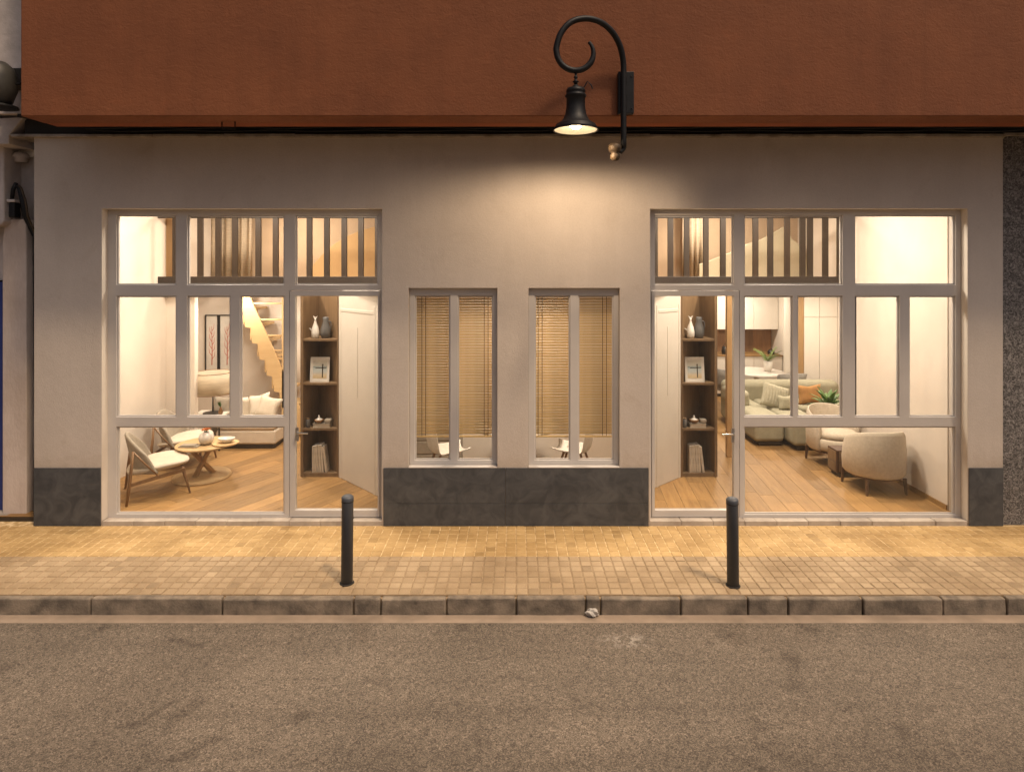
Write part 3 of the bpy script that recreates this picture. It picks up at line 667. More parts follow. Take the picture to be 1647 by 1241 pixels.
# ================================================================== BALUSTRADES
def balustrade(xs, x0, x1, label):
    YB = 2.19
    t = thing('balustrade', label, 'railing', (PX((x0 + x1) / 2, YB), YB, MZ1), 0, 'mezzanine balustrades')
    obj('bottom_beam', box(PX(x0, YB), PX(x1, YB), YB, YB + .05, MZ0, MZ1), 'walnut', t, bevel=.004)
    obj('top_rail', box(PX(x0, YB), PX(x1, YB), YB - .005, YB + .055, 3.47, 3.53), 'walnut', t, bevel=.004)
    bm = box(-.038, .038, -.02, .02, 0, 3.471 - MZ1); finish(bm); me = bpy.data.meshes.new('baluster'); bm.to_mesh(me); bm.free(); me.materials.append(MAT['walnutz'])
    for x in xs: inst('baluster', me, t, (PX(x, YB), YB + .025, MZ1 - .0005))
balustrade([281, 321, 350, 377, 414.5, 442.5, 470, 497, 525, 553, 580, 607], 250, 640, 'dark slatted balustrade on the mezzanine edge above the lounge')
balustrade([1024, 1054, 1079, 1105, 1136, 1163.5, 1189, 1216, 1240, 1267, 1292, 1304, 1328.6, 1352], 1018, 1373, 'dark slatted balustrade on the mezzanine edge above the living room')
o = obj('mezzanine_post', box(PX(266, 2.4), PX(277, 2.4), 2.4, 2.5, MZF, 3.99), 'oakz', bevel=.004); tag(o, 'pale timber post behind the balustrade above the lounge', 'post')
def screen(name, pts, Y, mat, label):
    bm = B(); prism(bm, [P(x, y, Y) for x, y in pts], Y, Y + .06, 'Y')
    for v in bm.verts:
        if v.co.z < MZ1 + .05: v.co.z = MZF
    t = tag(obj(name, bm, mat, bevel=.01), label, 'gable_panel')  # added panel shaped as a sloping gable wall, no bed belongs to it
cur = [(500, 470), (500, 430), (510, 418), (522, 405), (538, 392), (556, 381), (576, 372), (600, 365), (640, 362), (640, 470)]
screen('gable_panel', cur, 3.6, 'amber', 'amber curved wall panel behind the balustrade above the lounge')
cur = [(1125, 470), (1125, 425), (1150, 416), (1175, 406), (1200, 393), (1225, 385), (1245, 374), (1258, 366), (1266, 364), (1274, 384), (1285, 393), (1296, 402), (1300, 470)]
screen('gable_panel', cur, 3.6, 'pale', 'pale peaked wall panel behind the balustrade above the living room')
def curtain(x0, x1, Y, label, folds):
    t = thing('curtain', label, 'curtain', (PX((x0 + x1) / 2, Y), Y, MZF), 0, 'mezzanine curtains')
    bm = B(); n = folds * 8; g = []
    for i in range(n + 1):
        x = PX(x0, Y) + (PX(x1, Y) - PX(x0, Y)) * i / n; y = Y + .045 * math.sin(2 * math.pi * i / 8 + .4 * math.sin(i * .7))
        g.append((bm.verts.new((x, y, MZF + .01)), bm.verts.new((x, y * .3 + Y * .7, 3.9))))
    for a, b in zip(g, g[1:]): bm.faces.new((a[0], b[0], b[1], a[1]))
    obj('cloth', bm, 'curtain', t, smooth=True, solid=.004)
    bm = B(); tube(bm, [(PX(x0, Y) - .1, Y, 3.91), (PX(x1, Y) + .1, Y, 3.91)], .012, 10); obj('rod', bm, 'black', t)
curtain(322, 405, 3.75, 'tan linen curtain behind the balustrade above the lounge', 7)
curtain(1098, 1132, 3.75, 'tan linen curtain behind the balustrade above the living room', 4)

# ================================================================== LOUNGE FURNITURE
def lounge_chair(x, y, rz, label):
    t = thing('lounge_chair', label, 'chair', (x, y, FL), R(rz), 'shell lounge chairs'); t.scale = (.93, .93, .93)
    bm = B(); g = []                                         # wrap-around back shell
    nu, nv = 16, 8
    for i in range(nu + 1):
        u = 2 * i / nu - 1; row = []
        for j in range(nv + 1):
            v = j / nv
            top = .49 - .25 * abs(u) ** 2.4
            row.append(bm.verts.new((-.26 - .10 * v + .25 * abs(u) ** 2.4 * (1 - .1 * v), .345 * math.sin(u * 1.25) / math.sin(1.25) * (1 - .10 * v), .33 + top * v)))
        g.append(row)
    for i in range(nu):
        for j in range(nv): bm.faces.new((g[i][j], g[i + 1][j], g[i + 1][j + 1], g[i][j + 1]))
    obj('backrest', bm, 'linen', t, local=True, solid=.045, subsurf=1)
    bm = B(); n = 24; rings = []
    for sc_, z in ((.1, .315), (.85, .31), (1.0, .345), (1.0, .375), (.86, .405), (.1, .415)):
        ring = []
        for k in range(n):
            a = 2 * math.pi * k / n; ca_, sa_ = math.cos(a), math.sin(a)
            xx = .36 * abs(ca_) ** .75 * (1 if ca_ > 0 else -1) * sc_; yy = .35 * abs(sa_) ** .75 * (1 if sa_ > 0 else -1) * sc_
            ring.append(bm.verts.new((xx - .0, yy * (1 + .08 * xx), z + .09 * xx + .05 * (yy / .35) ** 2)))
        rings.append(ring)
    for a, b in zip(rings, rings[1:]):
        for k in range(n): bm.faces.new((a[k], a[(k + 1) % n], b[(k + 1) % n], b[k]))
    bm.faces.new(rings[0][::-1]); bm.faces.new(rings[-1]); obj('seat', bm, 'creamf', t, local=True, subsurf=1)
    for s in (-1, 1):
        bm = B(); tube(bm, [(-.36, s * .37, 0), (-.325, s * .375, .3), (-.29, s * .38, .66)], [.015, .021, .014], 10); obj('leg', bm, 'teak', t, local=True, smooth=True)
        bm = B(); tube(bm, [(.34, s * .27, 0), (.29, s * .26, .22), (.25, s * .25, .35)], [.012, .018, .021], 10); obj('leg', bm, 'teak', t, local=True, smooth=True)
        bm = B(); tube(bm, [(-.29, s * .38, .655), (-.16, s * .37, .48), (-.03, s * .35, .32)], .010, 8); obj('strut', bm, 'teak', t, local=True, smooth=True)
        bm = B(); bx(bm, -.34, .29, -.013, .013, -.022, .022, at(0, s * .31, .285, 0, -7, -7 * s)); obj('side_rail', bm, 'teak', t, local=True, bevel=.005)
    for xx, zz, ww in ((-.325, .25, .33), (.27, .31, .25)):
        obj('cross_rail', box(xx - .014, xx + .014, -ww, ww, zz - .02, zz + .02), 'teak', t, local=True, bevel=.004)
lounge_chair(-4.33, .87, 33, 'linen shell lounge chair with teak legs facing the coffee table')
lounge_chair(-4.56, 1.93, 8, 'linen shell lounge chair standing behind the coffee table')
TX, TY = -3.97, 1.40; TZ = .49
ct = thing('coffee_table', 'round oak coffee table with crossed legs and disc base', 'table', (TX - .1, TY, FL))
bm = B(); lathe(bm, [(0, .0), (.34, 0), (.35, .012), (.34, .035), (.1, .05), (0, .05)], 40, (TX - .10, TY, FL)); obj('base', bm, 'stairw', ct, smooth=False, bevel=0)
bm = B(); lathe(bm, [(0, 0), (.32, 0), (.35, .012), (.35, .028), (0, .03)], 40, (TX - .06, TY, TZ - .03)); obj('top', bm, 'stairw', ct)
bm = B(); lathe(bm, [(0, 0), (.14, 0), (.16, .01), (.16, .022), (0, .024)], 32, (TX + .22, TY - .03, TZ - .005)); obj('upper_top', bm, 'stairw', ct)
for a in (20, 140, 260):
    c_, s_ = math.cos(R(a)), math.sin(R(a)); bm = B()
    tube(bm, [(TX - .1 + .14 * c_, TY + .14 * s_, FL + .04), (TX - .08 - .19 * c_, TY - .19 * s_, TZ - .025)], [.032, .028], 10); obj('leg', bm, 'oakz', ct, smooth=True)
fv = thing('flower_vase', 'round white vase with orange flowers on the coffee table', 'vase', (TX - .02, TY - .05, TZ))
bm = B(); lathe(bm, [(0, 0), (.045, 0), (.085, .04), (.095, .085), (.08, .13), (.045, .155), (.035, .16), (.03, .155), (.06, .12), (0, .05)], 32, (TX - .02, TY - .05, TZ)); obj('body', bm, 'ceramic', fv, smooth=True)
for k in range(7):
    a = k * 2.4; r_ = .055 * (k % 3) / 2 + .01; c = Vector((TX - .02 + r_ * math.cos(a), TY - .05 + r_ * math.sin(a), TZ + .20 + .03 * ((k * 7) % 4) / 3))
    bm = B(); tube(bm, [(TX - .02, TY - .05, TZ + .12), tuple(c)], .003, 6); obj('stem', bm, 'leaf', fv)
    bm = B()
    for q in range(9):
        a2 = q * 2.399; m_ = Matrix.Translation(c) @ Matrix.Rotation(a2, 4, 'Z') @ Matrix.Rotation(R(25 + q * 7), 4, 'Y')
        vs = [bm.verts.new(m_ @ Vector(p)) for p in ((0, 0, 0), (.016, -.011, .006), (.033, 0, .012), (.016, .011, .006))]; bm.faces.new(vs)
    obj('blossom', bm, 'flower', fv, solid=.004)
bw = B(); lathe(bw, [(0, 0), (.05, 0), (.085, .03), (.10, .06), (.092, .06), (.075, .034), (0, .012)], 28, (TX + .23, TY - .03, TZ + .0185), 1.1, .8)
tag(obj('bowl', bw, 'ceramic', smooth=True), 'shallow cream bowl on the small upper top of the coffee table', 'bowl')
bm = B(); bx(bm, TX - .30, TX - .06, TY - .21, TY - .08, TZ + .0005, TZ + .012); bx(bm, TX - .28, TX - .1, TY - .2, TY - .1, TZ + .012, TZ + .024)
tag(obj('magazine', bm, 'linen', bevel=.002), 'thin grey magazines on the coffee table beside the round vase', 'magazine')

# sofa with plinth
sx0, sx1 = -4.50, -3.60
sf = thing('sofa', 'cream upholstered sofa on a dark plinth in front of the stair', 'sofa', ((sx0 + sx1) / 2, 2.94, FL))
obj('plinth', box(sx0 + .04, sx1 - .03, 2.68, 3.2, FL, FL + .075), 'dark_p', sf, bevel=.02, seg=3)
obj('base', box(sx0, sx1, 2.64, 3.22, FL + .072, .33), 'creamf', sf, bevel=.03, seg=4)
obj('seat_cushion', box(sx0 + .01, sx1 - .01, 2.63, 3.1, .325, .47), 'creamf', sf, bevel=.05, seg=4)
obj('backrest', box(sx0 + .01, sx1 - .25, 3.06, 3.22, .32, .72), 'creamf', sf, bevel=.05, seg=4)
for nm, lab, x, y, z, w_, h_, t_, rx, ry, mt in (
        ('cushion', 'white linen cushion leaning on the cream sofa', PX(432, 2.9), 2.88, .62, .36, .36, .13, -22, 14, 'boucle'),
        ('cushion', 'tan cushion tucked behind the white linen cushion on the cream sofa', PX(418, 3.0), 2.99, .64, .34, .34, .10, -20, -12, 'creamf'),
        ('cushion', 'grey round edged cushion at the lamp end of the cream sofa', PX(360, 2.95), 2.92, .62, .32, .34, .12, -18, 0, 'linen')):
    bm = B(); pillow(bm, w_, h_, t_, at(x, y, z, rx, ry)); tag(obj(nm, bm, mt, smooth=True), lab, 'cushion')
bm = B(); bx(bm, PX(392, 2.75), PX(420, 2.75), 2.66, 2.9, .472, .52); tag(obj('blanket', bm, 'linen', bevel=.02, seg=4), 'folded grey blanket on the seat of the cream sofa', 'blanket')
# side table with lamp
LX, LY = PX(343, 2.75), 2.74
st = thing('side_table', 'small cream side table under the linen lamp', 'table', (LX - .1, LY, FL))
obj('cabinet', box(LX - .24, LX + .02, 2.56, 2.92, FL + .08, .545), 'white', st, bevel=.006); obj('top', box(LX - .27, LX + .21, 2.54, 2.94, .545, .57), 'white', st, bevel=.006)
for dx in (-.22, .17):
    for dy in (2.58, 2.9): bm = B(); tube(bm, [(LX + dx, dy, FL), (LX + dx, dy, .545)], .013, 8); obj('leg', bm, 'black', st)
tl = thing('table_lamp', 'table lamp with linen drum shade and black stem', 'lamp', (LX, LY, .57))
bm = B(); lathe(bm, [(0, 0), (.14, 0), (.14, .01), (.03, .022), (.012, .03), (0, .03)], 32, (LX, LY, .57)); obj('base', bm, 'black', tl, smooth=False)
bm = B(); tube(bm, [(LX, LY, .595), (LX, LY, .90)], [.014, .006], 10); obj('stem', bm, 'black', tl)
bm = B(); lathe(bm, [(.285, .87), (.275, 1.185)], 40, (LX, LY, 0)); obj('shade', bm, 'lampshade', tl, smooth=True, solid=.004)
for z, r_ in ((.87, .286), (1.185, .276)): bm = B(); tube(bm, [(LX + r_ * math.cos(a * math.pi / 20), LY + r_ * math.sin(a * math.pi / 20), z) for a in range(41)], .005, 6, False); obj('shade_ring', bm, 'teak', tl)
bm = B(); lathe(bm, [(0, 0), (.025, .01), (.035, .05), (.02, .09), (0, .095)], 16, (LX, LY, .98)); obj('bulb', bm, 'lampglow', tl, smooth=True)
pl = thing('bud_vase', 'small brown vase with a blue green sprig beside the lamp', 'vase', (LX + .15, LY - .05, .57))
bm = B(); lathe(bm, [(0, 0), (.025, 0), (.035, .04), (.012, .10), (.014, .11), (0, .1)], 16, (LX + .155, LY - .08, .57)); obj('body', bm, 'teak', pl, smooth=True)
for k in range(5):
    m_ = at(LX + .155, LY - .08, .675, 0, -30 + 15 * k, k * 70); bm = B(); vs = [bm.verts.new(m_ @ Vector(p)) for p in ((0, 0, 0), (.016, 0, .04), (0, .004, .1), (-.016, 0, .04))]; bm.faces.new(vs); obj('leaf', bm, 'leaf', pl, solid=.003)
# tall prints on the recess wall
for k, (xa, xb, lab) in enumerate(((330, 351.5, 'tall black framed print of red coral beside the recess corner'), (352.5, 376, 'tall black framed print of pale red coral beside the stair'))):
    YP = 3.93; a, zt = P(xa, 506, YP); b, zb = P(xb, 600, YP)
    t = thing('coral_print', lab, 'picture', ((a + b) / 2, YP, zb))
    obj('frame', sheet_holes(a, b, zb, zt, [(a + .018, b - .018, zb + .018, zt - .018)], YP - .012, YP + .022), 'black', t)
    obj('mount', box(a + .016, b - .016, YP + .004, YP + .012, zb + .016, zt - .016), 'mountp', t)
    bm = B(); mx = (a + b) / 2 + (.0 if k == 0 else .01); h = zt - zb
    tube(bm, [(mx, YP + .002, zb + .14), (mx + .005, YP + .002, zb + .45 * h), (mx - .004, YP + .002, zb + .8 * h)], [.008, .006, .003], 6)
    for q in range(9):
        f = .24 + .06 * q; s = -1 if q % 2 else 1; L = .06 - .002 * q
        z0 = zb + f * h; tube(bm, [(mx, YP + .002, z0), (mx + s * L * .7, YP + .002, z0 + .05), (mx + s * L * .85, YP + .002, z0 + .13)], [.005, .0045, .002], 6)
    obj('coral', bm, 'coral', t)
# stair: steep timber flight climbing to the left
sr = thing('staircase', 'steep pine staircase with saw tooth stringer and horizontal rails behind the sofa', 'staircase', (-3.9, 3.55, FL))
n = 9; rise = (MZ1 - FL) / (n + 1)
YS0, YS1 = 3.3, 3.88
xst = lambda z: PX(460, YS0) + (z - PZ(640, YS0)) / (PZ(478, YS0) - PZ(640, YS0)) * (PX(387, YS0) - PX(460, YS0))
for k in range(1, n + 1):
    z = FL + k * rise; x = xst(z)
    obj('tread', box(x - .115, x + .12, YS0 + .0385, YS1, z - .04, z), 'stairw', sr, bevel=.004)
    obj('riser', box(x - .06, x - .04, YS0 + .0385, YS1, z - rise, z - .041), 'stairw', sr)
pts = []
z = FL
zt_ = MZ0 - .02
up_ = [(xst(FL) + .15, FL), (xst(zt_) + .15, zt_), (xst(zt_) + .0, zt_)]
saw = []
for k in range(n, 0, -1):
    zz = FL + k * rise; x = xst(zz); saw += [(x - .13, zz + .012), (x - .13, zz - .045), (x - .04, zz - .06)]
saw = [p for p in saw if p[1] < zt_] + [(xst(FL) - .02, FL)]
bm = B(); prism(bm, up_ + saw, YS0, YS0 + .038, 'Y'); obj('stringer', bm, 'stairw', sr, bevel=.003)
xp = PX(456, YS0)
obj('post', box(xp - .03, xp + .03, YS0, YS0 + .06, FL, MZ0), 'stairw', sr, bevel=.004)
for y in (488, 514, 540, 564, 577):
    z = PZ(y, YS0); obj('rail', box(xst(z) + .145, xp - .03, YS0 + .015, YS0 + .045, z - .014, z + .014), 'stairw', sr, bevel=.003)

# ================================================================== LIVING ROOM FURNITURE
def tub_chair(x, y, rz, label):
    t = thing('tub_chair', label, 'chair', (x, y, FL), R(rz), 'cream tub chairs')
    bm = B(); n = 26; r0, r1 = .295, .352; rows = []
    for i in range(n + 1):
        a = R(-112 + 224 * i / n); f = abs(i / n * 2 - 1); top = .765 - .16 * f ** 2.4
        if f > .93: top -= .05 * (f - .93) / .07
        c_, s_ = -math.cos(a), math.sin(a); ring = []
        zb = .205
        for r_, z in ((r0, zb), (r1 - .03, zb), (r1 - .006, zb + .03), (r1, (zb + top) / 2), (r1 - .012, top - .05), (r1 - .03, top - .008), ((r0 + r1) / 2 - .01, top), (r0 + .012, top - .012), (r0, top - .05), (r0 - .01, zb + .2)):
            ring.append(bm.verts.new((r_ * c_, r_ * s_, z)))
        rows.append(ring)
    m_ = len(rows[0])
    for a, b in zip(rows, rows[1:]):
        for k in range(m_): bm.faces.new((a[k], a[(k + 1) % m_], b[(k + 1) % m_], b[k]))
    bm.faces.new(rows[0]); bm.faces.new(rows[-1][::-1]); obj('backrest', bm, 'boucle', t, local=True, smooth=True)
    bm = B(); lathe(bm, [(0, .212), (.30, .212), (.33, .24), (.335, .35), (.31, .372), (.0, .375)], 36, (.01, 0, 0)); obj('seat_base', bm, 'boucle', t, local=True, smooth=True)
    bm = B(); lathe(bm, [(0, .376), (.27, .378), (.292, .40), (.285, .44), (.24, .465), (0, .475)], 36, (.03, 0, 0)); obj('seat', bm, 'boucle', t, local=True, smooth=True)
    bm = B(); lathe(bm, [(0, .175), (.285, .175), (.305, .185), (.305, .206), (0, .207)], 36); obj('base_ring', bm, 'dleg', t, local=True)
    for sx in (-1, 1):
        for sy in (-1, 1):
            bm = B(); tube(bm, [(sx * .25, sy * .245, 0), (sx * .238, sy * .235, .19)], [.015, .023], 8); obj('leg', bm, 'dleg', t, local=True)
    return t
tub_chair(4.40, 1.0, 94, 'cream boucle tub chair with its rounded back to the window')
tub_chair(4.43, 2.02, -78, 'cream boucle tub chair facing the window beside the green sofa')
dr = thing('low_cabinet', 'low dark wood cabinet between the two tub chairs', 'cabinet', (4.45, 1.5, FL))
obj('body', box(4.15, 4.76, 1.385, 1.62, FL + .06, .40), 'dleg', dr, bevel=.006); obj('plinth', box(4.19, 4.72, 1.40, 1.6, FL, FL + .06), 'dark_p', dr)
obj('drawer', box(4.18, 4.73, 1.375, 1.386, .25, .38), 'shelfw', dr, bevel=.004); obj('drawer', box(4.18, 4.73, 1.375, 1.386, .125, .24), 'shelfw', dr, bevel=.004)
obj('drawer', box(4.14, 4.151, 1.40, 1.6, .25, .38), 'shelfw', dr, bevel=.004); obj('drawer', box(4.14, 4.151, 1.40, 1.6, .125, .24), 'shelfw', dr, bevel=.004)
# sage sectional
ss = thing('sectional_sofa', 'sage green sectional sofa with two deep chaise seats on dark plinths', 'sofa', (4.2, 3.4, FL))
for (a, b, c, d) in ((3.62, 4.085, 2.76, 4.25), (4.1, 4.58, 2.52, 4.25)):
    obj('plinth', box(a + .07, b - .03, c + .05, d - .05, FL, FL + .075), 'dark_p', ss, bevel=.03, seg=3)
    obj('seat', box(a, b, c, d, FL + .07, .50), 'sage', ss, bevel=.07, seg=5)
obj('seat', box(4.6, 5.6, 3.5, 4.25, FL + .07, .50), 'sage', ss, bevel=.07, seg=5)
obj('backrest', box(3.62, 5.62, 4.1, 4.42, FL + .07, .80), 'sage', ss, bevel=.1, seg=5)
obj('armrest', box(3.60, 3.86, 3.55, 4.3, .44, .74), 'sage2', ss, bevel=.09, seg=5)
bm = B(); x, y, z = PX(1244, 3.55), 3.5, .66                  # ribbed round cushion
pillow(bm, .42, .40, .17, at(x, y, z, -24, 18), 14, .05); tag(obj('ribbed_cushion', bm, 'sage2', smooth=True), 'pale sage ribbed cushion on the green sectional sofa', 'cushion')
rc = bpy.data.objects['ribbed_cushion']
for q in range(9):
    u = -.17 + q * .0425; bm = B(); m_ = at(x, y, z, -24, 18); pts = []
    for j in range(9):
        v = -1 + j / 4; th = .085 * max(0.0, (1 - (u / .21) ** 4) * (1 - v ** 4)) ** .6; pts.append(tuple(m_ @ Vector((u, -th - .002, v * .19))))
    tube(bm, pts, .010, 6); obj('rib', bm, 'sage2', rc)
bm = B(); pillow(bm, .24, .24, .13, at(PX(1263, 3.3), 3.3, .60, -15, 0)); tag(obj('cushion', bm, 'sage', smooth=True), 'small plain sage cushion in front of the ribbed cushion', 'cushion')
bm = B(); pillow(bm, .44, .34, .14, at(PX(1301, 3.72), 3.7, .655, -18, -2), 12, .24); tag(obj('cushion', bm, 'ochre', smooth=True), 'ochre brown cushion on the green sectional sofa', 'cushion')
# agave on a stool
AX, AY = 4.86, 3.0
ag = thing('agave_plant', 'broad leaved green potted plant behind the tub chair', 'plant', (AX, AY, FL))
bm = B(); lathe(bm, [(0, 0), (.13, 0), (.17, .3), (.18, .56), (.165, .56), (.15, .5), (0, .5)], 28, (AX, AY, FL)); obj('pot', bm, 'paper', ag, smooth=True)
for k in range(20):
    a = k * 2.399; el = R(80 - k * 3.3); L = .30 + .06 * ((k * 5) % 7) / 7; bm = B(); g = []
    for i in range(7):
        s = i / 6; wd = .045 * math.sin(math.pi * min(1, s * .9 + .12)) ** .8 * (1 if s < 1 else .02); e = el - .7 * s * s
        r_ = L * s * math.cos(el - .3 * s); z = L * s * math.sin(el - .3 * s)
        c = Vector((AX + r_ * math.cos(a), AY + r_ * math.sin(a), FL + .56 + z)); n_ = Vector((-math.sin(a), math.cos(a), 0)); upv = Vector((0, 0, .012 * (1 - s)))
        g.append([bm.verts.new(c - n_ * wd + upv), bm.verts.new(c), bm.verts.new(c + n_ * wd + upv)])
    for p, q in zip(g, g[1:]):
        for j in range(2): bm.faces.new((p[j], q[j], q[j + 1], p[j + 1]))
    obj('leaf', bm, 'leaf', ag, smooth=True, solid=.006)
# wardrobe
wd_ = thing('wardrobe', 'tall cream wardrobe with oak edge behind the green sofa', 'wardrobe', (5.6, 5.0, FL))
YW = 4.75; wx0 = PX(1283, YW); wxs = [PX(1293, YW), PX(1318, YW), PX(1347, YW), 6.09]
obj('edge_trim', box(wx0, wxs[0], YW, YW + .03, FL, 2.47), 'oakz', wd_, bevel=.003); obj('side_panel', box(wx0 + .004, wxs[0], YW + .031, YW + .6, FL, 2.47), 'white', wd_); obj('carcass', box(wxs[0] + .001, 6.09, YW + .02, YW + .6, FL, 2.47), 'white', wd_)
zc = PZ(510, YW)
for a, b in zip(wxs, wxs[1:]):
    for z0, z1 in ((FL + .06, zc - .004), (zc + .004, 2.46)): obj('door', box(a + .005, b - .005, YW, YW + .019, z0, z1), 'white', wd_, bevel=.003)
# wooden post
bm = box(PX(1169.5, 2.25), PX(1178.5, 2.25), 2.25, 2.33, FL, MZ0 + .002); tag(obj('timber_post', bm, 'oakz', bevel=.006), 'slim oak post beside the living room corner shelf', 'post')
# kitchen
KY = 7.04
kt = thing('kitchen_unit', 'white kitchen wall units with walnut splashback', 'kitchen', (4.6, KY, FL))
for a, b in ((3.2, 3.75), (3.755, 4.3), (4.305, 4.85), (4.855, 5.10), (5.105, 5.62)): obj('wall_cabinet', box(a, b, KY - .36, KY, PZ(527, KY), 2.47), 'white', kt, bevel=.004)
for k in range(12): obj('splashback_board', box(3.2 + k * .2017, 3.2 + (k + 1) * .2017 - .002, KY - .02, KY, .93, PZ(527, KY)), 'splash', kt)
obj('worktop', box(3.2, 5.62, KY - .62, KY - .021, .90, .929), 'oak', kt, bevel=.004)
for k in range(4): obj('base_cabinet', box(3.2 + k * .605, 3.2 + (k + 1) * .605 - .005, KY - .6, KY - .02, .12, .898), 'white', kt, bevel=.004)
obj('toe_kick', box(3.2, 5.62, KY - .55, KY - .03, FL, .119), 'dark_p', kt)
ta = thing('tall_cupboard', 'tall white kitchen cupboard with slim handles', 'cupboard', (5.85, KY, FL))
obj('body', box(5.63, 6.09, KY - .62, KY, FL, 2.3), 'white', ta, bevel=.005); obj('door', box(5.66, 6.06, KY - .64, KY - .621, 1.02, 2.25), 'white', ta, bevel=.004); obj('door', box(5.66, 6.06, KY - .64, KY - .621, .12, 1.01), 'white', ta, bevel=.004)
for z0, z1 in ((1.55, 1.7), (.8, .95)): obj('handle', box(5.69, 5.71, KY - .66, KY - .64, z0, z1), 'steel', ta)
dt = thing('dining_table', 'round white dining table in front of the kitchen', 'table', (4.75, 5.6, FL))
bm = B(); lathe(bm, [(0, .70), (.50, .70), (.53, .71), (.53, .735), (.5, .745), (0, .745)], 40, (4.72, 5.55, 0)); obj('top', bm, 'ceramic', dt)
bm = B(); lathe(bm, [(0, 0), (.28, 0), (.28, .02), (.06, .05), (.05, .66), (0, .66)], 28, (4.72, 5.55, FL)); obj('pedestal', bm, 'ceramic', dt)
def dining_chair(x, y, rz, label):
    t = thing('dining_chair', label, 'chair', (x, y, FL), R(rz), 'grey dining chairs')
    bm = B(); g = []
    for i in range(13):
        a = R(-85 + 170 * i / 12); g.append([bm.verts.new((-.22 * math.cos(a) - .03 * j, .23 * math.sin(a) * (1 + .05 * j), .44 + .13 * j - (.05 * (abs(i - 6) / 6) ** 2 if j == 3 else 0))) for j in range(4)])
    for p, q in zip(g, g[1:]):
        for j in range(3): bm.faces.new((p[j], q[j], q[j + 1], p[j + 1]))
    obj('backrest', bm, 'grey', t, local=True, smooth=True, solid=.03)
    bm = B(); lathe(bm, [(0, .41), (.22, .41), (.24, .44), (.22, .475), (0, .48)], 24); obj('seat', bm, 'grey', t, local=True, smooth=True)
    for sx in (-1, 1):
        for sy in (-1, 1): bm = B(); tube(bm, [(sx * .22, sy * .2, 0), (sx * .15, sy * .14, .42)], [.011, .017], 8); obj('leg', bm, 'dleg', t, local=True)
dining_chair(4.0, 5.15, 35, 'grey dining chair beside the slim oak post'); dining_chair(4.99, 4.72, 95, 'grey dining chair between the green sofa and the round dining table')
pp = thing('palm_plant', 'feathery palm in a pale pot on the dining table', 'plant', (4.88, 5.5, .745))
PXX, PYY = PX(1235, 5.5), 5.5
bm = B(); lathe(bm, [(0, 0), (.06, 0), (.085, .1), (.08, .2), (.06, .2), (0, .18)], 20, (PXX, PYY, .745)); obj('pot', bm, 'ceramic', pp, smooth=True)
for k in range(11):
    a = k * 2.399; bm = B(); el = R(62 - (k % 4) * 12); pts = []
    for i in range(6):
        s = i / 5; pts.append(Vector((PXX + .30 * s * math.cos(a) * math.cos(el) * (1 + .3 * s), PYY + .3 * s * math.sin(a) * math.cos(el), .93 + .42 * s * math.sin(el) - .10 * s * s)))
    tube(bm, pts, [.005, .004, .004, .003, .003, .002], 5)
    for i in range(1, 6):
        for s in (-1, 1):
            for o_ in (0, .5):
                p = pts[i - 1].lerp(pts[i], .5 + o_); n_ = Vector((-math.sin(a), math.cos(a), -.35)) * s; d_ = (pts[i] - pts[i - 1]).normalized()
                q = p + n_ * .075 * (1.1 - i * .12) + d_ * .05; vs = [bm.verts.new(p - d_ * .012), bm.verts.new(p + d_ * .012), bm.verts.new(q)]; bm.faces.new(vs)
    obj('frond', bm, 'leaf_p', pp)
for lab, x, h_ in (('small black pot on the worktop next to the tall cupboard', PX(1240, 6.6), .09), ('black kettle on the worktop behind the oak post', PX(1166, 6.6), .17)):
    k_ = thing('kettle' if h_ > .1 else 'pot', lab, 'kettle' if h_ > .1 else 'pot', (x, 6.6, .929)); bm = B(); lathe(bm, [(0, 0), (.06, 0), (.075, h_ * .4), (.06, h_ * .9), (0, h_)], 18, (x, 6.6, .929)); obj('body', bm, 'black', k_, smooth=True)
    bm = B(); tube(bm, [(x - .05, 6.6, .929 + h_ * .8), (x, 6.6, .929 + h_ * 1.35), (x + .05, 6.6, .929 + h_ * .8)], .008, 8); obj('handle', bm, 'black', k_)

# ---- centre room seen under the blinds
def shell_seat(x, y, rz, label):
    t = thing('shell_chair', label, 'chair', (x, y, FL), R(rz), 'white shell chairs behind the blinds')
    bm = B(); g = []
    for i in range(15):
        u = 2 * i / 14 - 1; row = []
        for j in range(9):
            v = j / 8
            if v < .5: p = (.22 - .84 * v, .23 * u * (.9 + .2 * v), .47 + .06 * u * u - .04 * math.sin(v * 6.28))
            else: p = (-.2 - .10 * (v - .5), .23 * u * (1.05 - .3 * (v - .5)), .47 + .74 * (v - .5) - .10 * u * u * (v - .5))
            row.append(bm.verts.new((p[0] + .05 * u * u, p[1], p[2])))
        g.append(row)
    for a, b in zip(g, g[1:]):
        for j in range(8): bm.faces.new((a[j], b[j], b[j + 1], a[j + 1]))
    obj('shell', bm, 'ceramic', t, local=True, solid=.016, subsurf=1)
    for sx in (-1, 1):
        for sy in (-1, 1): bm = B(); tube(bm, [(sx * .24, sy * .22, 0), (sx * .1, sy * .09, .46)], [.012, .016], 8); obj('leg', bm, 'teak', t, local=True)
shell_seat(-.86, 1.0, 25, 'white shell chair behind the blind nearest the stair room'); shell_seat(.72, 1.05, 160, 'white shell chair behind the blind nearest the green sofa')
ct2 = thing('desk', 'round white table behind the blinds', 'table', (0, 1.35, FL))
bm = B(); lathe(bm, [(0, .70), (.52, .70), (.55, .715), (.55, .735), (0, .745)], 40, (0, 1.35, 0)); obj('top', bm, 'linen', ct2)
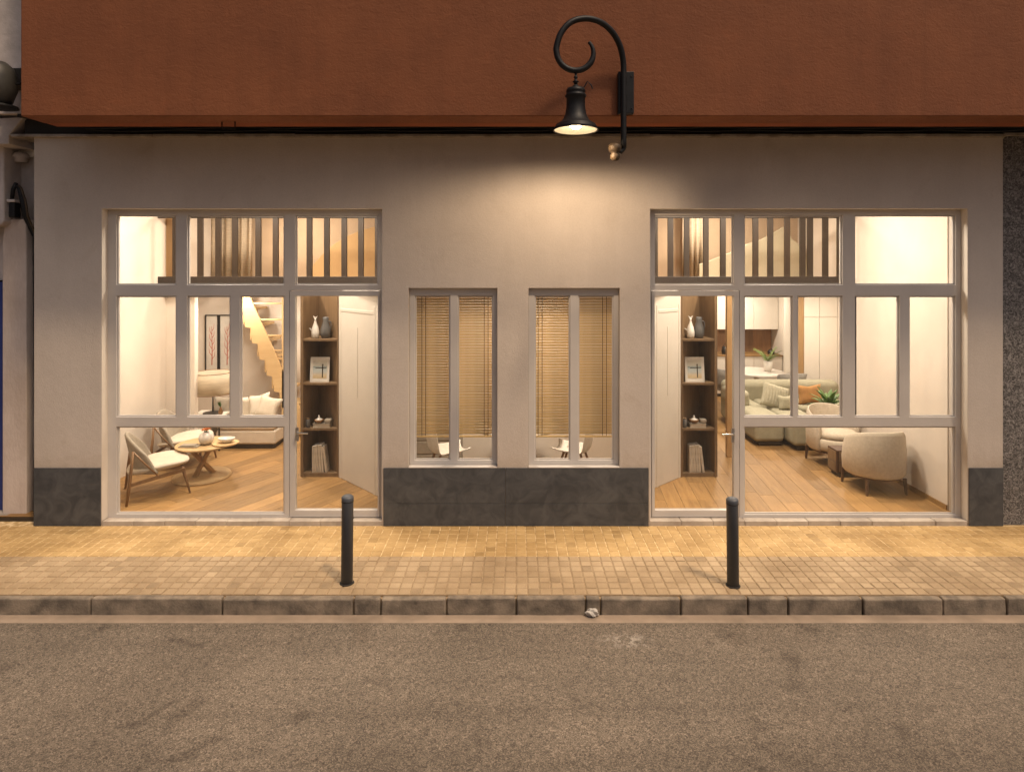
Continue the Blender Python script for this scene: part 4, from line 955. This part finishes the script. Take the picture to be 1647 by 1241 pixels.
for a in (45, 135, 225, 315): bm = B(); tube(bm, [(.4 * math.cos(R(a)), 1.35 + .4 * math.sin(R(a)), FL), (.25 * math.cos(R(a)), 1.35 + .25 * math.sin(R(a)), .70)], .02, 10); obj('leg', bm, 'teak', ct2)
cb = thing('storage_chest', 'low grey wooden chest against the core wall behind the blinds', 'chest', (-1.4, 1.9, FL))
obj('body', box(-1.95, -.75, 1.72, 2.095, FL, .62), 'linen', cb, bevel=.006)
for z in (.08, .26, .44): obj('drawer', box(-1.92, -.78, 1.704, 1.721, z, z + .16), 'linen', cb, bevel=.012, seg=3)

# ---- ceiling lamps indoors
def ceiling_lamp(x, y, z, power, r, label, colr=(1, .84, .68)):
    t = thing('ceiling_lamp', label, 'lamp', (x, y, z), 0, 'round indoor ceiling lamps')
    bm = B(); lathe(bm, [(0, 0), (r + .03, 0), (r + .03, -.03), (r, -.03), (r, -.02), (0, -.02)], 32, (x, y, z)); obj('rim', bm, 'ceramic', t)
    bm = B(); lathe(bm, [(0, -.0215), (r - .002, -.0215)], 32, (x, y, z)); obj('diffuser', bm, 'led', t)
    l = bpy.data.lights.new('lamp_light', 'AREA'); l.shape = 'DISK'; l.size = 2 * r; l.energy = power; l.color = colr
    lo = bpy.data.objects.new('lamp_light', l); col.objects.link(lo); lo.parent = t; lo.location = (0, 0, -.032)
PW = 1.68
ceiling_lamp(-3.9, 1.15, CZ, 52 * PW, .2, 'round ceiling lamp over the lounge chairs')
ceiling_lamp(-2.5, .9, CZ, 58 * PW, .2, 'unseen round lamp added inside the lounge door to brighten the slanting partition')  # extra lamp, added to lift the dark slanting partition
ceiling_lamp(-4.3, 2.95, MZ0, 24 * PW, .14, 'round ceiling lamp under the mezzanine over the cream sofa')
ceiling_lamp(-2.9, 3.0, MZ0, 20 * PW, .14, 'round ceiling lamp under the mezzanine beside the stair')
ceiling_lamp(-3.6, 3.0, CZ, 30 * PW, .18, 'round ceiling lamp over the mezzanine above the lounge')
ceiling_lamp(0, 1.1, 2.44, 40 * PW, .18, 'round ceiling lamp over the white table behind the blinds')
ceiling_lamp(3.5, 1.15, CZ, 52 * PW, .2, 'round ceiling lamp over the tub chairs')
ceiling_lamp(2.5, .9, CZ, 56 * PW, .2, 'unseen round lamp added inside the living room door to brighten the slanting partition')  # extra lamp, added for the slanting partition on this side
ceiling_lamp(3.1, 3.0, CZ, 30 * PW, .18, 'round ceiling lamp over the mezzanine above the living room')
ceiling_lamp(3.4, 3.6, MZ0, 36 * PW, .16, 'round ceiling lamp under the mezzanine over the green sofa')
ceiling_lamp(5.2, 3.7, MZ0, 30 * PW, .16, 'unseen round lamp added under the mezzanine to brighten the wardrobe')  # extra lamp, added because the wardrobe front came out dark
ceiling_lamp(4.6, 5.9, MZ0, 32 * PW, .16, 'round ceiling lamp between the dining table and kitchen')

# ================================================================== WALL STREET LAMP
LY_ = -1.15; SCL = F / (LY_ + CD); lx, rimz = P(926, 210, LY_)
wl = thing('wall_street_lamp', 'black iron bell street lamp lit on a curled bracket on the terracotta wall', 'street lamp', (PX(1005, OY), OY, PZ(150, OY)))
lp = lambda x, y: (PX(x, LY_), LY_, PZ(y, LY_))
# bell shade
bm = B(); r0 = 36.5 / SCL
prof = [(.012, .405), (.024, .40), (.026, .385), (.075, .372), (.085, .352), (.085, .338), (.078, .33), (.092, .312), (.094, .30), (.082, .29), (.084, .20), (.095, .14), (.122, .085), (.165, .055), (.175, .05), (.178, .038), (.19, .028), (r0, .0), (r0 - .004, -.002), (r0 - .012, .004)]
lathe(bm, prof, 48, (lx, LY_, rimz)); sh = obj('bell_shade', bm, 'iron', wl, smooth=True)
bm = B(); lathe(bm, [(r0 - .011, .004), (.155, .036), (.10, .062), (0, .07)], 40, (lx, LY_, rimz)); obj('reflector', bm, 'shade_in', sh, smooth=True)
bm = B(); lathe(bm, [(0, .012), (.03, .016), (.05, .034), (.045, .055), (0, .066)], 24, (lx, LY_, rimz)); obj('bulb', bm, 'bulb', sh, smooth=True)
bm = B(); lathe(bm, [(0, .40), (.012, .40), (.018, .42), (.03, .43), (.012, .445), (.012, .46), (.02, .47), (.011, .48), (.011, .535), (0, .535)], 20, (lx, LY_, rimz)); obj('hanger', bm, 'iron', wl, smooth=True)
# curled bracket: pipe up the wall, arch over, scroll ending above the bell
def arc(cx, cy, r, a0, a1, n, rr=None): return [(cx + (r if rr is None else r + (rr - r) * i / n) * math.cos(R(a0 + (a1 - a0) * i / n)), cy - (r if rr is None else r + (rr - r) * i / n) * math.sin(R(a0 + (a1 - a0) * i / n))) for i in range(n + 1)]
px2 = [(1003, 238), (1003, 180), (1003, 118), (1002, 96), (997, 74), (985, 52), (966, 36), (942, 30), (918, 36), (902, 54), (895, 76)]
ring = arc(928, 84, 33, 172, 400, 22, 25)
path2 = px2 + ring[1:]; pts = []
for i, (x, y) in enumerate(path2):
    f = min(1, max(0, (i - 2) / 7)); f = f * f * (3 - 2 * f); Y = (OY - .07) + (LY_ - OY + .07) * f
    pts.append((PX(x, Y), Y, PZ(y, Y)))
sm = []
for i in range(len(pts) - 1):
    p0, p1, p2, p3 = (Vector(pts[max(0, min(len(pts) - 1, k))]) for k in (i - 1, i, i + 1, i + 2))
    for s in range(4):
        u = s / 4; sm.append(.5 * ((2 * p1) + (p2 - p0) * u + (2 * p0 - 5 * p1 + 4 * p2 - p3) * u * u + (3 * p1 - p0 - 3 * p2 + p3) * u ** 3))
sm.append(Vector(pts[-1])); nn_ = len(sm)
bm = B(); tube(bm, sm, [.027 if i < nn_ * .75 else .027 - .013 * (i - nn_ * .75) / (nn_ * .25) for i in range(nn_)], 14); obj('curled_bracket', bm, 'iron', wl, smooth=True)
x0, x1 = PX(993, OY), PX(1018, OY)
obj('wall_plate', box(x0, x1, OY - .055, OY + .004, PZ(185, OY), PZ(118, OY)), 'iron', wl, bevel=.006)
for yy in (126, 177):
    for xx in (997, 1014): bm = B(); lathe(bm, [(0, 0), (.009, 0), (.007, .007), (0, .008)], 8); bmesh.ops.transform(bm, matrix=at(PX(xx, OY), OY - .056, PZ(yy, OY), 90), verts=bm.verts); obj('bolt', bm, 'iron', wl)
bx_, bz_ = P(989, 241, OY - .07)
bm = B(); xq, zq = P(1003, 236, OY - .07); tube(bm, [(xq, OY - .07, zq + .02), (xq, OY - .07, zq - .02), (xq - .02, OY - .07, zq - .05), (bx_ + .03, OY - .07, bz_)], .022, 10); obj('elbow', bm, 'iron', wl, smooth=True)
bm = B(); lathe(bm, [(0, .05), (.03, .05), (.06, .03), (.062, 0), (.05, -.03), (.03, -.04), (.045, -.06), (.045, -.085), (.03, -.11), (0, -.115)], 20, (bx_, OY - .07, bz_ + .01)); obj('brass_finial', bm, 'brass', wl, smooth=True)
bm = B(); tube(bm, [lp(936, 146), lp(945, 131), lp(951, 137), lp(953, 143)], .006, 6); obj('wire', bm, 'iron', wl)
sl = bpy.data.lights.new('street_light', 'SPOT'); sl.energy = 104; sl.color = (1, .73, .47); sl.spot_size = R(180); sl.spot_blend = .4; sl.shadow_soft_size = .07
so = bpy.data.objects.new('street_light', sl); col.objects.link(so); so.parent = wl; so.location = Vector((lx, LY_, rimz - .035)) - wl.location

# ================================================================== BOLLARDS
def bollard(px, pyb, pyt, label, lean):
    z = CH * F / (pyb - VY); Y = z - CD; X = (px - VX) * z / F; h = (pyb - pyt) * z / F; r = 9.3 * z / F
    t = thing('bollard', label, 'bollard', (X, Y, 0), 0, 'steel bollards on the kerb side'); t.rotation_euler = (R(lean[0]), R(lean[1]), 0)
    bm = B(); lathe(bm, [(0, -.03), (r, -.03), (r, h - .045), (r + .0015, h - .04), (r + .0015, h - .012), (r - .006, h - .004), (r * .6, h + .004), (0, h + .008)], 40, (X, Y, 0)); o = obj('post', bm, 'bollard', t, smooth=False)
    for p in o.data.polygons: p.use_smooth = abs(p.normal.z) < .3
    bm = B(); lathe(bm, [(r + .0005, .0), (r + .012, .001), (r + .010, .006), (r + .0005, .010)], 32, (X, Y, 0)); obj('base_collar', bm, 'dark', t, smooth=True)
    bm = B(); lathe(bm, [(r + .0006, h - .052), (r + .003, h - .05), (r + .003, h - .046), (r + .0006, h - .044)], 40, (X, Y, 0)); obj('groove_ring', bm, 'iron', t)
bollard(558, 937, 797, 'dark grey steel bollard in front of the lounge door', (-.5, .3))
bollard(1179, 941, 800, 'dark grey steel bollard in front of the living room door', (.3, -.6))

# ================================================================== NEIGHBOURS
nb = thing('neighbour_house', 'old whitewashed house with chipped pier and blue door', 'house', (-6.5, .3, 0))
obj('wall', sheet_holes(-14, PX(42, .2) - .002, 0, 10, [(-6.75, PX(3, .27), -.5, 2.62)], .34, .6), 'nwhite', nb)
xa, xb = PX(3.5, .2), PX(42, .2)
bm = B(); zt = PZ(352, .2); pts = [(xa, .0), (xa, zt - .25)] + [(xa + .10 * math.sin(R(a)), zt - .10 * math.cos(R(a)) ** 2 + .0) for a in range(10, 91, 20)] + [(xb - .03, zt), (xb, zt - .05), (xb, .0)]
prism(bm, pts, .2, .36, 'Y'); obj('pier', bm, 'npier', nb, bevel=.012, seg=3)
obj('door', box(-6.74, xa - .004, .30, .335, .02, 2.6), 'blue', nb, bevel=.004)
for z in (.12, .92, 1.75): obj('door_panel', box(-6.5, xa - .12, .285, .301, z, z + .68), 'blue', nb, bevel=.012)
obj('door_step', box(-6.8, xa + .1, .14, .33, -.05, .05), 'ledge', nb, bevel=.01)
# raking cornice above the pier
Yc = -.05
bm = B(); prism(bm, [P(x, y, Yc) for x, y in ((-120, 196), (38, 188), (14, 219), (14, 232), (-120, 232))], Yc, .38, 'Y'); obj('cornice', bm, 'nwhite', nb, bevel=.01)
bm = B(); prism(bm, [P(x, y, .1) for x, y in ((-120, 234), (6, 234), (6, 356), (0, 362), (-120, 362))], .1, .37, 'Y'); obj('jamb_moulding', bm, 'nwhite', nb, bevel=.015)
bm = B(); cx_, cz_ = P(27, 252, .2); lathe(bm, [(0, .06), (.05, .055), (.075, .03), (.08, 0), (.06, -.01), (.06, -.05), (0, -.05)], 24, (cx_, .26, cz_)); obj('corbel', bm, 'nwhite', nb, smooth=True)
obj('fanlight', box(PX(19, .33), PX(29, .33), .325, .345, PZ(292, .33), PZ(261, .33)), 'blue', nb)
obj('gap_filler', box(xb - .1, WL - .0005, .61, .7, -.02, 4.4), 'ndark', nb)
bm = B(); bx(bm, -14, OX - .01, -.1, .339, PZ(186, -.1) + .02, 9.5); obj('upper_storey', bm, 'nwhite', nb)
# cable bundle and junction box
for k, (ox, r_) in enumerate(((0, .022), (.03, .014), (.055, .011))):
    bm = B(); pp_ = [(24, 298), (30, 302), (36, 322), (40, 348), (44, 380), (46, 450), (46, 560), (47, 700), (46, 836)]; Yq = .17 - .02 * k
    tube(bm, [(PX(x, Yq) + ox * (.6 if i < 3 else .5) + .006 * math.sin(i * 2.1 + k), Yq + (.1 if i > 3 else 0), PZ(y, Yq)) for i, (x, y) in enumerate(pp_)], r_, 8)
    o = obj('cable', bm, 'iron' if k < 2 else 'brass', smooth=True); tag(o, ['thick black cable running down the gap beside the facade', 'thin black cable looping from the junction box into the gap', 'thin brown pipe running down the gap beside the facade'][k], 'cable')
jb = thing('junction_box', 'black cable junction box on the white pier', 'junction box', (PX(22, .15), .15, PZ(349, .15)))
obj('box', box(PX(17, .15), PX(27, .15), .12, .21, PZ(350, .15), PZ(326, .15)), 'iron', jb, bevel=.01); obj('lid', box(PX(15, .15), PX(28, .15), .11, .205, PZ(325.5, .15), PZ(321, .15)), 'nwhite', jb, bevel=.005)
bm = B(); tube(bm, [(PX(18, .15), .16, PZ(322, .15)), (PX(20, .15), .16, PZ(305, .15)), (PX(25, .15), .16, PZ(294, .15))], .02, 8); obj('gland', bm, 'iron', jb, smooth=True)
# old lantern fixed on the neighbour's upper wall
lt = thing('old_lantern', 'dark weathered lantern on the white neighbouring wall', 'lantern', (PX(2, -.4), -.4, PZ(172, -.4)))
c = (PX(-4, -.45), -.45, PZ(168, -.45))
bm = B(); lathe(bm, [(0, 0), (.10, 0), (.12, .02), (.165, .16), (.16, .28), (.13, .37), (.08, .42), (.0, .44)], 32, c); obj('body', bm, 'lant', lt, smooth=True)
bm = B(); lathe(bm, [(.10, -.005), (.17, -.012), (.175, -.03), (.08, -.05), (0, -.06)], 24, c); obj('base', bm, 'iron', lt)
bm = B(); tube(bm, [(c[0] + .14, c[1], c[2] + .2), (c[0] + .2, -.3, c[2] + .26), (c[0] + .22, -.09, c[2] + .3)], .014, 8); obj('arm', bm, 'iron', lt)
rn = thing('neighbour_wall', 'dark pebble clad wall of the adjoining building', 'wall', (WR + 1, .02, 0))
obj('cladding', box(WR + .001, 12, .02, .3, 0, WT + .02), 'stone_r', rn, bevel=.003); obj('coping', box(WR + .001, 12, -.02, .3, WT + .021, WT + .05), 'ledge', rn)

# litter on the kerb
bm = B(); bmesh.ops.create_icosphere(bm, subdivisions=3, radius=.05)
for v in bm.verts: v.co = Vector((v.co.x * 1.0, v.co.y * .55, v.co.z * .6)) * (1 + .35 * math.sin(v.co.x * 90 + v.co.z * 70) * math.cos(v.co.y * 80)) 
q = (PX(953, KY0 - .03), KY0 - .03, -.1); bmesh.ops.translate(bm, verts=bm.verts, vec=q)
tag(obj('crumpled_paper', bm, 'litter'), 'scrap of crumpled pale paper lying against the kerb', 'litter')
